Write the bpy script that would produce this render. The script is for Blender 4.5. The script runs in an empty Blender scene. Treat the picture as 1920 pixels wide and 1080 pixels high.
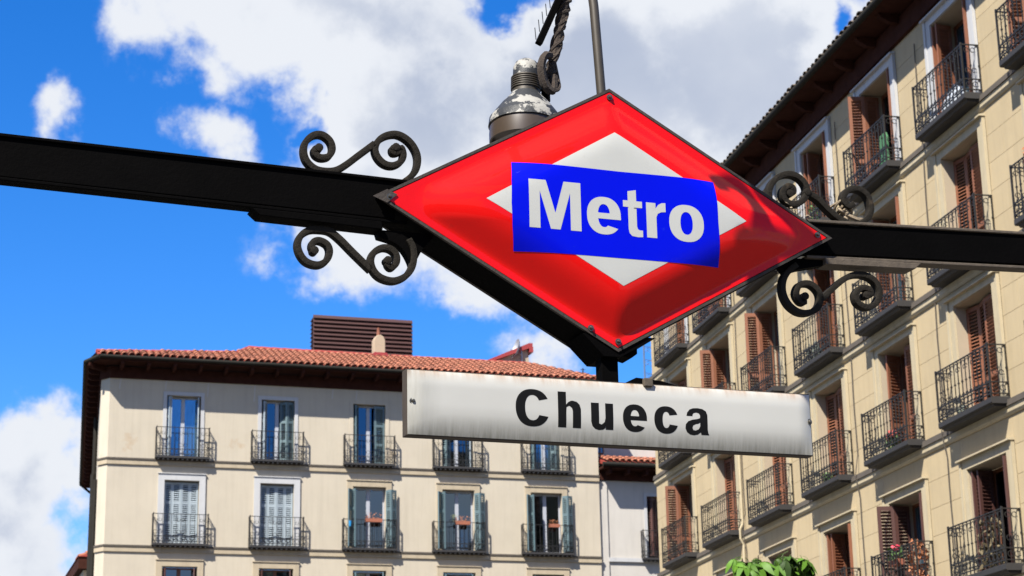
import bpy, bmesh, math, random
from mathutils import Vector, Matrix
from mathutils.geometry import tessellate_polygon

random.seed(7)
SC = bpy.context.scene
COL = SC.collection
PI = math.pi
R_ = math.radians

# ------------------------------------------------------------------ camera
cam = bpy.data.cameras.new('camera')
camo = bpy.data.objects.new('camera', cam)
COL.objects.link(camo)
SC.camera = camo
cr = Vector((0.99979577, 0.005541, -0.01943509))
cu = Vector((0.02020954, -0.27412143, 0.96148272))
cf = Vector((0.0, 0.96167913, 0.27417742))
m4 = Matrix(((cr.x, cu.x, -cf.x, 0), (cr.y, cu.y, -cf.y, 0), (cr.z, cu.z, -cf.z, 1.6), (0, 0, 0, 1)))
camo.matrix_world = m4
cam.sensor_width = 36
cam.lens = 3686 / 1920 * 36
cam.clip_end = 4000
cam.dof.use_dof = True
cam.dof.focus_distance = 8.8
cam.dof.aperture_fstop = 9.0

# ------------------------------------------------------------------ sun, sky
SUN = Vector((-0.42, -0.70, 1.0)).normalized()          # towards the sun
elev = math.asin(SUN.z)
azim = math.atan2(SUN.x, SUN.y)
sun = bpy.data.lights.new('sun', 'SUN')
sun.energy = 5.0
sun.angle = R_(0.53)
sun.color = (1.0, 0.95, 0.86)
suno = bpy.data.objects.new('sun', sun)
COL.objects.link(suno)
suno.rotation_euler = SUN.to_track_quat('Z', 'Y').to_euler()
SC.view_settings.view_transform = 'Standard'
SC.view_settings.look = 'None'
SC.view_settings.gamma = 1
SC.view_settings.use_curve_mapping = False
SC.view_settings.exposure = 1.28
SC.cycles.use_denoising = True
SC.cycles.max_bounces = 8

W = bpy.data.worlds.new('World')
SC.world = W
W.use_nodes = True
nt = W.node_tree
nt.nodes.clear()
def N(tree, typ, **kw):
    n = tree.nodes.new(typ)
    for k, v in kw.items():
        setattr(n, k, v)
    return n
def mth(tree, op, a, b=None, c=None, clamp=False):
    n = tree.nodes.new('ShaderNodeMath'); n.operation = op; n.use_clamp = clamp
    for i, v in enumerate((a, b, c)):
        if v is None: continue
        if isinstance(v, (int, float)): n.inputs[i].default_value = v
        else: tree.links.new(v, n.inputs[i])
    return n.outputs[0]
def vmath(tree, op, a, b=None, c=None):
    n = tree.nodes.new('ShaderNodeVectorMath'); n.operation = op
    for i, v in enumerate((a, b, c)):
        if v is None: continue
        if isinstance(v, (tuple, list)): n.inputs[i].default_value = v
        else: tree.links.new(v, n.inputs[i])
    return n.outputs['Value'] if op in ('LENGTH', 'DOT_PRODUCT') else n.outputs[0]
def mixc(tree, fac, a, b):
    n = tree.nodes.new('ShaderNodeMix'); n.data_type = 'RGBA'
    for s, v in (('Factor', fac), ('A', a), ('B', b)):
        inp = [i for i in n.inputs if i.name == s and (i.type == 'RGBA' or s == 'Factor')][0]
        if isinstance(v, (int, float)): inp.default_value = v
        elif isinstance(v, tuple): inp.default_value = (*v, 1) if len(v) == 3 else v
        else: tree.links.new(v, inp)
    return [o for o in n.outputs if o.type == 'RGBA'][0]

sky = N(nt, 'ShaderNodeTexSky', sky_type='NISHITA', sun_disc=False, sun_elevation=elev, sun_rotation=azim,
        altitude=600, air_density=1.0, dust_density=0.25, ozone_density=2.2)
SKY_STR = 0.078
hsv = N(nt, 'ShaderNodeHueSaturation')
hsv.inputs['Saturation'].default_value = 1.42
hsv.inputs['Value'].default_value = 1.0
hsv.inputs['Hue'].default_value = 0.505
nt.links.new(sky.outputs[0], hsv.inputs['Color'])
tc = N(nt, 'ShaderNodeTexCoord')
dirv = vmath(nt, 'NORMALIZE', tc.outputs['Generated'])
sep = N(nt, 'ShaderNodeSeparateXYZ'); nt.links.new(dirv, sep.inputs[0])
az = mth(nt, 'MULTIPLY', mth(nt, 'ARCTAN2', sep.outputs[0], sep.outputs[1]), 57.29578)
el = mth(nt, 'MULTIPLY', mth(nt, 'ARCSINE', sep.outputs[2]), 57.29578)
comb = N(nt, 'ShaderNodeCombineXYZ'); nt.links.new(az, comb.inputs[0]); nt.links.new(el, comb.inputs[1])
def noise(tree, vec, scale, detail=8, rough=0.6, out='Fac', dist=0.0):
    n = tree.nodes.new('ShaderNodeTexNoise')
    n.inputs['Scale'].default_value = scale; n.inputs['Detail'].default_value = detail
    n.inputs['Roughness'].default_value = rough; n.inputs['Distortion'].default_value = dist
    if vec is not None: tree.links.new(vec, n.inputs['Vector'])
    return n.outputs[out]
wob = noise(nt, dirv, 20, 6, 0.55, 'Color')
wob = vmath(nt, 'SCALE', vmath(nt, 'SUBTRACT', wob, (0.5, 0.5, 0.5)))
wob.node.inputs['Scale'].default_value = 4.6
pv = vmath(nt, 'MULTIPLY', vmath(nt, 'ADD', comb.outputs[0], wob), (1, 1, 0))
BLOBS = [(-5.03, 23.65, 6.0, 2.5), (-8.6, 23.9, 3.6, 1.3), (-2.54, 20.75, 4.4, 3.0), (2.45, 21.43, 5.13, 4.04), (7.11, 21.97, 5.13, 4.2),
         (-4.3, 19.2, 2.9, 2.0), (-4.4, 17.3, 3.0, 1.6), (-3.2, 16.9, 2.4, 1.3), (-1.3, 16.1, 2.6, 1.15), (-9.2, 20.2, 1.25, 1.0), (-13.57, 20.67, 0.65, 0.6),
         (-13.9, 10.6, 2.2, 1.9), (-14.9, 8.8, 3.0, 2.3), (1.2, 14.2, 1.15, 0.55), (11.32, 21.66, 3.11, 1.9), (-11.6, 24.2, 1.3, 1.0),
         (-6.6, 17.0, 0.7, 0.7), (-9.6, 22.2, 0.9, 0.7), (11.9, 23.6, 1.0, 0.5), (10.1, 22.2, 0.9, 0.7), (12.2, 26.5, 3.0, 1.6), (2, 27, 14, 2.6)]
HOLES = [(0.1, 24.2, 1.0, 0.42), (10.6, 23.0, 0.55, 0.7), (-6.0, 20.6, 0.6, 0.5)]
acc = None
for (a0, e0, ra, re) in BLOBS:
    d = vmath(nt, 'LENGTH', vmath(nt, 'MULTIPLY', vmath(nt, 'SUBTRACT', pv, (a0, e0, 0)), (1 / ra, 1 / re, 0)))
    v = mth(nt, 'MULTIPLY', mth(nt, 'SUBTRACT', 1.0, d), min(ra, re) * 0.9)
    if acc is None: acc = v
    else:
        acc = mth(nt, 'SMOOTH_MAX', acc, v, 0.25)
for (a0, e0, ra, re) in HOLES:
    d = vmath(nt, 'LENGTH', vmath(nt, 'MULTIPLY', vmath(nt, 'SUBTRACT', pv, (a0, e0, 0)), (1 / ra, 1 / re, 0)))
    v = mth(nt, 'MULTIPLY', mth(nt, 'SUBTRACT', d, 1.0), min(ra, re) * 1.6)
    acc = mth(nt, 'SMOOTH_MIN', acc, v, 0.15)
fbm = noise(nt, dirv, 30, 12, 0.62)
field = mth(nt, 'ADD', acc, mth(nt, 'MULTIPLY', mth(nt, 'SUBTRACT', fbm, 0.5), 2.2))
# the rest of the sky: the same broken cumulus
angl = vmath(nt, 'DOT_PRODUCT', dirv, (0.0, 0.9617, 0.2742))
away = mth(nt, 'MULTIPLY', mth(nt, 'SUBTRACT', 0.93, angl), 12, clamp=True)
wide = mth(nt, 'MULTIPLY', mth(nt, 'SUBTRACT', noise(nt, dirv, 3.2, 9, 0.55), 0.53), 9.0)
wide = mth(nt, 'SUBTRACT', mth(nt, 'MULTIPLY', mth(nt, 'ADD', wide, 3.0), away), 3.0)
field = mth(nt, 'MAXIMUM', field, wide)
mask = N(nt, 'ShaderNodeMapRange', interpolation_type='SMOOTHERSTEP')
nt.links.new(field, mask.inputs[0]); mask.inputs[1].default_value = -0.42; mask.inputs[2].default_value = 0.62
thick = N(nt, 'ShaderNodeMapRange', interpolation_type='SMOOTHSTEP')
nt.links.new(field, thick.inputs[0]); thick.inputs[1].default_value = 0.5; thick.inputs[2].default_value = 2.4
puff = noise(nt, dirv, 7, 6, 0.5)
gr = N(nt, 'ShaderNodeMapRange', interpolation_type='SMOOTHSTEP')
nt.links.new(mth(nt, 'ADD', mth(nt, 'MULTIPLY', thick.outputs[0], 0.36), mth(nt, 'MULTIPLY_ADD', puff, 0.8, 0.10)), gr.inputs[0])
gr.inputs[1].default_value = 0.55; gr.inputs[2].default_value = 1.02
k = 0.385 / SKY_STR
cloudc = mixc(nt, gr.outputs[0], (0.90 * k, 0.935 * k, 1.0 * k), (0.49 * k, 0.56 * k, 0.72 * k))
tint = vmath(nt, 'MULTIPLY', hsv.outputs[0], (0.72, 0.90, 1.12))
skyc = mixc(nt, mask.outputs[0], tint, cloudc)
bg = N(nt, 'ShaderNodeBackground'); bg.inputs[1].default_value = SKY_STR
nt.links.new(skyc, bg.inputs[0])
wo = N(nt, 'ShaderNodeOutputWorld'); nt.links.new(bg.outputs[0], wo.inputs[0])

# ------------------------------------------------------------------ materials
MATS = {}
ALB = 0.75       # the painted colours below are read off the photograph; this brings them to real albedo
def mat(name, col, rough=0.7, metal=0.0, var=0.0, vscale=3.0, col2=None, patch=0.0, pscale=1.0, bump=0.0, bscale=30.0,
        spec=0.5, rnd=0.0, coat=0.0, ior=None, stretch=None, streak=0.0, crisp=False, coords='Object'):
    if name in MATS: return MATS[name]
    m = bpy.data.materials.new(name); m.use_nodes = True
    t = m.node_tree; b = t.nodes['Principled BSDF']
    tcn = t.nodes.new('ShaderNodeTexCoord')
    vec = tcn.outputs[coords]
    if stretch:
        mp = t.nodes.new('ShaderNodeMapping'); mp.inputs['Scale'].default_value = stretch
        t.links.new(vec, mp.inputs[0]); vec = mp.outputs[0]
    c = None
    col = tuple(v * ALB for v in col); col2 = tuple(v * ALB for v in col2) if col2 else None
    base = (*col, 1)
    rgb = t.nodes.new('ShaderNodeRGB'); rgb.outputs[0].default_value = base; c = rgb.outputs[0]
    if col2 is not None:
        f = noise(t, vec, pscale, 6, 0.65)
        mr = t.nodes.new('ShaderNodeMapRange'); t.links.new(f, mr.inputs[0])
        mr.inputs[1].default_value = 0.62 - patch; mr.inputs[2].default_value = (0.72 - patch * 0.6) if not crisp else 0.62 - patch + 0.03
        c = mixc(t, mr.outputs[0], c, col2)
    if var > 0:
        f = noise(t, vec, vscale, 5, 0.6)
        v = mth(t, 'MULTIPLY_ADD', mth(t, 'SUBTRACT', f, 0.5), 2.4 * var, 1.0)
        c = vmath(t, 'SCALE', c); t.links.new(v, c.node.inputs['Scale'])
    if streak > 0:
        mp2 = t.nodes.new('ShaderNodeMapping'); mp2.inputs['Scale'].default_value = (5, 5, 0.35); t.links.new(tcn.outputs[coords], mp2.inputs[0])
        f = noise(t, mp2.outputs[0], 1.0, 7, 0.7)
        v = mth(t, 'SUBTRACT', 1.0, mth(t, 'MULTIPLY', mth(t, 'MULTIPLY_ADD', f, 4.0, -1.9, clamp=True), streak))
        c = vmath(t, 'SCALE', c); t.links.new(v, c.node.inputs['Scale'])
    if rnd > 0:
        oi = t.nodes.new('ShaderNodeObjectInfo')
        v = mth(t, 'MULTIPLY_ADD', oi.outputs['Random'], 2 * rnd, 1 - rnd)
        c = vmath(t, 'SCALE', c); t.links.new(v, c.node.inputs['Scale'])
    t.links.new(c, b.inputs['Base Color'])
    b.inputs['Roughness'].default_value = rough
    b.inputs['Metallic'].default_value = metal
    b.inputs['Specular IOR Level'].default_value = spec
    if ior: b.inputs['IOR'].default_value = ior
    if coat: b.inputs['Coat Weight'].default_value = coat; b.inputs['Coat Roughness'].default_value = 0.03
    if bump > 0:
        bn = t.nodes.new('ShaderNodeBump'); bn.inputs['Strength'].default_value = bump
        bn.inputs['Distance'].default_value = 0.01
        t.links.new(noise(t, vec, bscale, 6, 0.65), bn.inputs['Height'])
        t.links.new(bn.outputs[0], b.inputs['Normal'])
    MATS[name] = m
    return m

# L block
PL = mat('cream_plaster', (0.545, 0.48, 0.375), 0.9, streak=0.10, var=0.10, vscale=0.9, col2=(0.48, 0.36, 0.235), patch=-0.02, pscale=0.55, bump=0.25, bscale=40)
PLD = mat('aged_trim', (0.46, 0.38, 0.265), 0.85, streak=0.2, var=0.14, vscale=3, bump=0.2, bscale=50)
CAP = mat('weathered_cap', (0.085, 0.07, 0.055), 0.85, var=0.3, vscale=4, bump=0.3)
WHT = mat('white_painted_trim', (0.52, 0.52, 0.52), 0.7, streak=0.1, var=0.06, vscale=3)
WPL = mat('white_plaster', (0.56, 0.525, 0.475), 0.9, streak=0.1, var=0.07, vscale=1.5, bump=0.2)
# R block
OCH = mat('ochre_panel', (0.50, 0.395, 0.235), 0.9, streak=0.12, var=0.10, vscale=1.6, rnd=0.035, col2=(0.36, 0.27, 0.15), patch=-0.03, pscale=0.8, bump=0.3, bscale=35)
OCJ = mat('ochre_joint', (0.37, 0.285, 0.16), 0.95, var=0.2, vscale=4)
CRM = mat('cream_moulding', (0.50, 0.42, 0.275), 0.8, streak=0.22, var=0.10, vscale=4, bump=0.15)
REV = mat('reveal_plaster', (0.42, 0.345, 0.245), 0.85, var=0.08, vscale=3)
WOOD = mat('dark_stained_wood', (0.050, 0.019, 0.014), 0.9, spec=0.05, var=0.45, vscale=5, rnd=0.15, bump=0.3)
GUT = mat('lead_gutter', (0.028, 0.026, 0.022), 0.8, metal=0.0, spec=0.08, var=0.2, vscale=5)
TIL = mat('terracotta_tile', (0.33, 0.115, 0.062), 0.85, var=0.22, vscale=7, rnd=0.28, col2=(0.38, 0.17, 0.09), patch=0.02, pscale=3, bump=0.3, bscale=60)
TIR = mat('red_ridge_tile', (0.30, 0.035, 0.022), 0.8, var=0.2, vscale=4, bump=0.2)
TIG = mat('mossy_tile', (0.11, 0.085, 0.06), 0.9, var=0.35, vscale=6, rnd=0.35)
IRON = mat('black_wrought_iron', (0.022, 0.021, 0.021), 0.55, metal=0.3, var=0.2)
SLB = mat('dark_painted_stone', (0.026, 0.024, 0.024), 0.7, streak=0.3, var=0.25, vscale=5, rnd=0.1)
SHB = mat('brown_shutter_paint', (0.235, 0.085, 0.040), 0.62, var=0.16, vscale=4, rnd=0.12, col2=(0.13, 0.04, 0.02), patch=0.0, pscale=2)
SHD = mat('dark_brown_shutter_paint', (0.085, 0.032, 0.024), 0.6, var=0.15, vscale=4, rnd=0.1)
SHU = mat('blue_grey_shutter_paint', (0.11, 0.17, 0.19), 0.55, var=0.12, vscale=4, rnd=0.08)
SHW = mat('pale_grey_shutter_paint', (0.34, 0.40, 0.44), 0.6, var=0.08, vscale=4, rnd=0.05)
FRW = mat('white_window_frame', (0.45, 0.47, 0.52), 0.45)
FRB = mat('brown_window_frame', (0.20, 0.07, 0.03), 0.5)
GLS = mat('window_glass', (0.12, 0.16, 0.20), 0.03, metal=1.0)
GLD = mat('curtained_glass', (0.18, 0.32, 0.44), 0.10, metal=0.8, var=0.5, vscale=5, stretch=(4, 1, 0.3))
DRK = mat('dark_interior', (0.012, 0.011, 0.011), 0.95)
# sign
RED = mat('red_enamel', (0.70, 0.0045, 0.0035), 0.38, coat=0.3, col2=(0.46, 0.012, 0.008), patch=-0.01, pscale=5, var=0.08, vscale=2.2, spec=0.08, bump=0.10, bscale=3.5)
PRW = mat('white_print', (0.47, 0.475, 0.45), 0.4, spec=0.2, var=0.06, vscale=5, col2=(0.42, 0.41, 0.37), patch=-0.02, pscale=9)
PRB = mat('blue_print', (0.0, 0.004, 0.60), 0.45, spec=0.06, coat=0.08, var=0.07, vscale=4, col2=(0.01, 0.03, 0.55), patch=-0.03, pscale=12)
BLK = mat('black_painted_steel', (0.0022, 0.002, 0.002), 0.75, metal=0.0, var=0.3, vscale=8, bump=0.25, bscale=60, spec=0.02)
BLG = mat('weathered_scroll_iron', (0.020, 0.017, 0.013), 0.8, metal=0.0, spec=0.1, var=0.35, vscale=14, bump=0.5, bscale=90, col2=(0.06, 0.045, 0.03), patch=-0.02, pscale=9)
LIP = mat('rusty_frame_lip', (0.035, 0.026, 0.020), 0.8, var=0.5, vscale=16, col2=(0.012, 0.010, 0.009), patch=0.06, pscale=6, bump=0.5)
RST = mat('dirty_flange_plate', (0.085, 0.065, 0.045), 0.85, var=0.4, vscale=20, col2=(0.05, 0.04, 0.03), patch=0.05, pscale=12, bump=0.5)
SCW = mat('steel_screw', (0.16, 0.15, 0.13), 0.35, metal=0.8, var=0.3)
LET = mat('black_lettering', (0.006, 0.006, 0.006), 0.6, spec=0.1)
LMP = mat('peeling_grey_paint', (0.032, 0.034, 0.037), 0.5, metal=0.0, var=0.2, vscale=8, col2=(0.33, 0.32, 0.29), patch=0.10, pscale=10, bump=0.4, bscale=40, crisp=True, spec=0.25)
LMD = mat('dull_lamp_glass', (0.06, 0.042, 0.028), 0.35, var=0.3)
RODM = mat('grey_brown_rod_paint', (0.06, 0.05, 0.038), 0.5, metal=0.3, var=0.3, vscale=8)
ROPE = mat('dry_twine', (0.27, 0.21, 0.14), 0.95, var=0.4, vscale=40, bump=0.6, bscale=120)
BARK = mat('fibrous_dark_bark', (0.045, 0.032, 0.024), 0.95, var=0.6, vscale=40, bump=1.0, bscale=80)
TRK = mat('tree_bark', (0.10, 0.075, 0.055), 0.95, var=0.4, vscale=8, bump=1.0, bscale=20)
LEAF = mat('chestnut_leaf', (0.062, 0.135, 0.012), 0.55, spec=0.25, rnd=0.65, var=0.2, vscale=10)
PGR = mat('plant_green', (0.07, 0.15, 0.03), 0.6, rnd=0.3, var=0.3, vscale=20)
PLT = mat('terracotta_planter', (0.34, 0.11, 0.06), 0.8, var=0.2)
PNK = mat('pink_geranium', (0.75, 0.02, 0.08), 0.6)
DRY = mat('dried_flowers', (0.42, 0.16, 0.07), 0.9, var=0.4, vscale=30)
LOUV = mat('brown_louvre_metal', (0.065, 0.025, 0.020), 0.5, metal=0.0, var=0.12)
METR = mat('red_roof_metal', (0.33, 0.035, 0.035), 0.6, var=0.1)
GALV = mat('galvanised_steel', (0.42, 0.44, 0.46), 0.5, metal=0.5)

# enamel name panel: white with rust bleeding in from its top edge, curve shading painted at bottom and left
def panel_mat():
    m = bpy.data.materials.new('stained_shaded_white_enamel'); m.use_nodes = True
    t = m.node_tree; b = t.nodes['Principled BSDF']
    g = t.nodes.new('ShaderNodeTexCoord')
    s = t.nodes.new('ShaderNodeSeparateXYZ'); t.links.new(g.outputs['Object'], s.inputs[0])
    streak = t.nodes.new('ShaderNodeMapping'); streak.inputs['Scale'].default_value = (22, 1, 2.2)
    t.links.new(g.outputs['Object'], streak.inputs[0])
    ns = noise(t, streak.outputs[0], 1.0, 6, 0.65)
    top = N(t, 'ShaderNodeMapRange'); t.links.new(s.outputs[2], top.inputs[0])     # 0 inside .. 1 at the top edge
    top.inputs[1].default_value = 0.085; top.inputs[2].default_value = 0.140
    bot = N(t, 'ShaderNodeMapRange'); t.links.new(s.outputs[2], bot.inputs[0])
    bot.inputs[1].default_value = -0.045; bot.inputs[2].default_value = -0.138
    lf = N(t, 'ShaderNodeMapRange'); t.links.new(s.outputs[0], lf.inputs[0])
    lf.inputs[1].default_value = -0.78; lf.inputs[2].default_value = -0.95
    rust = mth(t, 'MULTIPLY', mth(t, 'POWER', top.outputs[0], 1.3), mth(t, 'MULTIPLY_ADD', ns, 2.6, -0.86, clamp=True), clamp=True)
    c = mixc(t, rust, (0.37, 0.365, 0.335), (0.21, 0.11, 0.045))
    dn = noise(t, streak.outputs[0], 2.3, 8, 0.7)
    curve_shade = mth(t, 'MULTIPLY', mth(t, 'MAXIMUM', bot.outputs[0], mth(t, 'MULTIPLY', lf.outputs[0], 0.7)), mth(t, 'MULTIPLY_ADD', dn, 1.6, -0.12, clamp=True), clamp=True)  # shading of the bulged bottom and left edges, put into the colour
    c = mixc(t, mth(t, 'MULTIPLY', curve_shade, 0.85), c, (0.085, 0.08, 0.055))
    big = noise(t, g.outputs['Object'], 3.0, 4, 0.5)
    v = mth(t, 'MULTIPLY_ADD', mth(t, 'SUBTRACT', big, 0.5), 0.12, 1.0)
    c = vmath(t, 'SCALE', c); t.links.new(v, c.node.inputs['Scale'])
    t.links.new(c, b.inputs['Base Color'])
    b.inputs['Roughness'].default_value = 0.38
    return m
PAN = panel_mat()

# ------------------------------------------------------------------ mesh helpers
class MB:
    def __init__(s): s.v = []; s.f = []
    def add(s, vs, fs):
        o = len(s.v); s.v += [tuple(p) for p in vs]; s.f += [tuple(i + o for i in f) for f in fs]
    def box(s, x0, x1, y0, y1, z0, z1):
        if x0 > x1: x0, x1 = x1, x0
        if y0 > y1: y0, y1 = y1, y0
        if z0 > z1: z0, z1 = z1, z0
        s.add([(x0, y0, z0), (x1, y0, z0), (x1, y1, z0), (x0, y1, z0), (x0, y0, z1), (x1, y0, z1), (x1, y1, z1), (x0, y1, z1)],
              [(0, 3, 2, 1), (4, 5, 6, 7), (0, 1, 5, 4), (1, 2, 6, 5), (2, 3, 7, 6), (3, 0, 4, 7)])
        return s
    def prism(s, poly, lo, hi, axis='y'):            # poly in the two other axes
        def P(a, b, c):
            return {'y': (a, c, b), 'z': (a, b, c), 'x': (c, a, b)}[axis]
        n = len(poly)
        vs = [P(a, b, lo) for a, b in poly] + [P(a, b, hi) for a, b in poly]
        fs = [tuple(range(n)), tuple(range(2 * n - 1, n - 1, -1))]
        fs += [(i, i + n, (i + 1) % n + n, (i + 1) % n) for i in range(n)]
        s.add(vs, fs); return s
    def sweep(s, path, w, d, normal=(0, 1, 0), taper=None):   # rectangular bar swept along a path lying across 'normal'
        nv = Vector(normal); pts = [Vector(p) for p in path]; n = len(pts); vs = []; fs = []
        for i, p in enumerate(pts):
            t = (pts[min(i + 1, n - 1)] - pts[max(i - 1, 0)]).normalized()
            sd = t.cross(nv).normalized(); up = sd.cross(t).normalized()
            ww = w * (taper(i / (n - 1)) if taper else 1)
            for a, b in ((-1, -1), (1, -1), (1, 1), (-1, 1)):
                vs.append(p + sd * a * ww / 2 + up * b * d / 2)
        for i in range(n - 1):
            for k in range(4):
                a = i * 4 + k; b = i * 4 + (k + 1) % 4
                fs.append((a, b, b + 4, a + 4))
        fs += [(3, 2, 1, 0), tuple((n - 1) * 4 + k for k in range(4))]
        s.add(vs, fs); return s
    def tube(s, path, r, n=6, rf=None):
        pts = [Vector(p) for p in path]; m = len(pts); vs = []; fs = []
        for i, p in enumerate(pts):
            t = (pts[min(i + 1, m - 1)] - pts[max(i - 1, 0)]).normalized()
            a = t.orthogonal().normalized() if i == 0 else (a - t * a.dot(t)).normalized()
            b = t.cross(a)
            rr = r * (rf(i / (m - 1)) if rf else 1)
            for k in range(n):
                q = 2 * PI * k / n
                vs.append(p + a * math.cos(q) * rr + b * math.sin(q) * rr)
        for i in range(m - 1):
            for k in range(n):
                fs.append((i * n + k, i * n + (k + 1) % n, (i + 1) * n + (k + 1) % n, (i + 1) * n + k))
        fs += [tuple(range(n - 1, -1, -1)), tuple((m - 1) * n + k for k in range(n))]
        s.add(vs, fs); return s
    def lathe(s, prof, n=32, c=(0, 0, 0)):
        vs = []; fs = []; m = len(prof)
        for r, z in prof:
            for k in range(n):
                q = 2 * PI * k / n; vs.append((c[0] + r * math.cos(q), c[1] + r * math.sin(q), c[2] + z))
        for i in range(m - 1):
            for k in range(n):
                fs.append((i * n + k, i * n + (k + 1) % n, (i + 1) * n + (k + 1) % n, (i + 1) * n + k))
        s.add(vs, fs); return s
    def ball(s, c, r, seg=8, ring=5, sq=(1, 1, 1)):
        vs = [(c[0], c[1], c[2] - r * sq[2])]; fs = []
        for i in range(1, ring):
            a = PI * i / ring
            for k in range(seg):
                q = 2 * PI * k / seg
                vs.append((c[0] + r * sq[0] * math.sin(a) * math.cos(q), c[1] + r * sq[1] * math.sin(a) * math.sin(q), c[2] - r * sq[2] * math.cos(a)))
        vs.append((c[0], c[1], c[2] + r * sq[2]))
        for k in range(seg):
            fs.append((0, 1 + (k + 1) % seg, 1 + k))
            fs.append((len(vs) - 1, 1 + (ring - 2) * seg + k, 1 + (ring - 2) * seg + (k + 1) % seg))
        for i in range(ring - 2):
            for k in range(seg):
                a = 1 + i * seg + k; b = 1 + i * seg + (k + 1) % seg
                fs.append((a, b, b + seg, a + seg))
        s.add(vs, fs); return s
    def mesh(s, name, m, smooth=False, bevel=0):
        me = bpy.data.meshes.new(name); me.from_pydata(s.v, [], s.f)
        bm = bmesh.new(); bm.from_mesh(me)
        bmesh.ops.recalc_face_normals(bm, faces=bm.faces)
        if bevel:
            bmesh.ops.bevel(bm, geom=[e for e in bm.edges if len(e.link_faces) == 2 and e.calc_face_angle(0) > 0.6], offset=bevel, segments=2, affect='EDGES', profile=0.5)
        bm.to_mesh(me); bm.free()
        me.materials.append(m)
        if smooth:
            me.polygons.foreach_set('use_smooth', [True] * len(me.polygons))
            me.set_sharp_from_angle(angle=R_(40))
        return me
    def build(s, name, m, parent=None, loc=(0, 0, 0), smooth=False, bevel=0, **kw):
        return put(name, s.mesh(name, m, smooth, bevel), parent, loc, **kw)

def put(name, me, parent=None, loc=(0, 0, 0), rotz=0.0, rot=None, label=None, kind=None):
    o = bpy.data.objects.new(name, me); COL.objects.link(o)
    o.location = loc
    o.rotation_euler = rot if rot is not None else (0, 0, rotz)
    if parent is not None: o.parent = parent
    if label: o['label'] = label
    if kind: o['kind'] = kind
    return o
def thing(name, label, cat, loc=(0, 0, 0), rotz=0, group=None):
    o = bpy.data.objects.new(name, None); COL.objects.link(o)
    o.empty_display_size = 0.2
    o.location = loc; o.rotation_euler = (0, 0, rotz); o['label'] = label; o['category'] = cat
    if group: o['group'] = group
    return o
def catmull(pts, k=5):
    P = [Vector(p) for p in pts]; P = [P[0] * 2 - P[1]] + P + [P[-1] * 2 - P[-2]]; out = []
    for i in range(1, len(P) - 2):
        for j in range(k):
            t = j / k
            out.append(0.5 * ((2 * P[i]) + (P[i + 1] - P[i - 1]) * t + (2 * P[i - 1] - 5 * P[i] + 4 * P[i + 1] - P[i + 2]) * t * t + (3 * P[i] - P[i - 1] - 3 * P[i + 1] + P[i + 2]) * t ** 3))
    out.append(P[-2]); return out

LO = Vector((-14.44446, 68.49348, 0)); LH = R_(17.42)
RO = Vector((4.32191, 59.84414, 0)); RH = math.atan2(-0.97807, 0.20825)
SO = Vector((0.44882, 8.18771, 0)); SH = R_(20.0)
def rot2(v, h):
    return Vector((v[0] * math.cos(h) - v[1] * math.sin(h), v[0] * math.sin(h) + v[1] * math.cos(h), v[2] if len(v) > 2 else 0))
def Lw(x, y, z): return LO + rot2((x, y, z), LH)
def Rw(x, y, z): return RO + rot2((x, y, z), RH)
def Sw(x, y, z): return SO + rot2((x, y, z), SH)

# ------------------------------------------------------------------ ground
ASP = mat('grey_paving', (0.12, 0.11, 0.095), 0.9, var=0.2, vscale=0.5, bump=0.3, bscale=3)
g = MB(); g.add([(-900, -900, 0), (900, -900, 0), (900, 900, 0), (-900, 900, 0)], [(0, 1, 2, 3)])
put('ground', g.mesh('ground', ASP), kind='structure')

# ------------------------------------------------------------------ shared building parts
def wall_openings(mb, x0, x1, z0, z1, ops, y0, y1):
    """solid wall from (x0,z0) to (x1,z1) with rectangular holes (a,b,c,d)"""
    xs = sorted(set([x0, x1] + [o[0] for o in ops] + [o[1] for o in ops]))
    for a, b in zip(xs[:-1], xs[1:]):
        hs = sorted([(o[2], o[3]) for o in ops if o[0] <= a + 1e-6 and o[1] >= b - 1e-6])
        z = z0
        for c, d in hs:
            if c > z: mb.box(a, b, y0, y1, z, c)
            z = d
        if z < z1: mb.box(a, b, y0, y1, z, z1)

def frame_ring(mb, x0, x1, z0, z1, w, y0, y1, bottom=False, wt=None):
    wt = wt or w
    mb.box(x0, x0 + w, y0, y1, z0, z1 - wt)
    mb.box(x1 - w, x1, y0, y1, z0, z1 - wt)
    mb.box(x0, x1, y0, y1, z1 - wt, z1)
    if bottom: mb.box(x0 + w, x1 - w, y0, y1, z0, z0 + w)

CACHE = {}
def slat_mesh(w, m):
    key = ('slat', round(w, 3), m.name)
    if key not in CACHE:
        mb = MB(); mb.prism([(-0.026, -0.020), (0.020, 0.026), (0.026, 0.018), (-0.020, -0.028)], 0, w, 'x')
        CACHE[key] = mb.mesh('slat', m)
    return CACHE[key]

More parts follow.
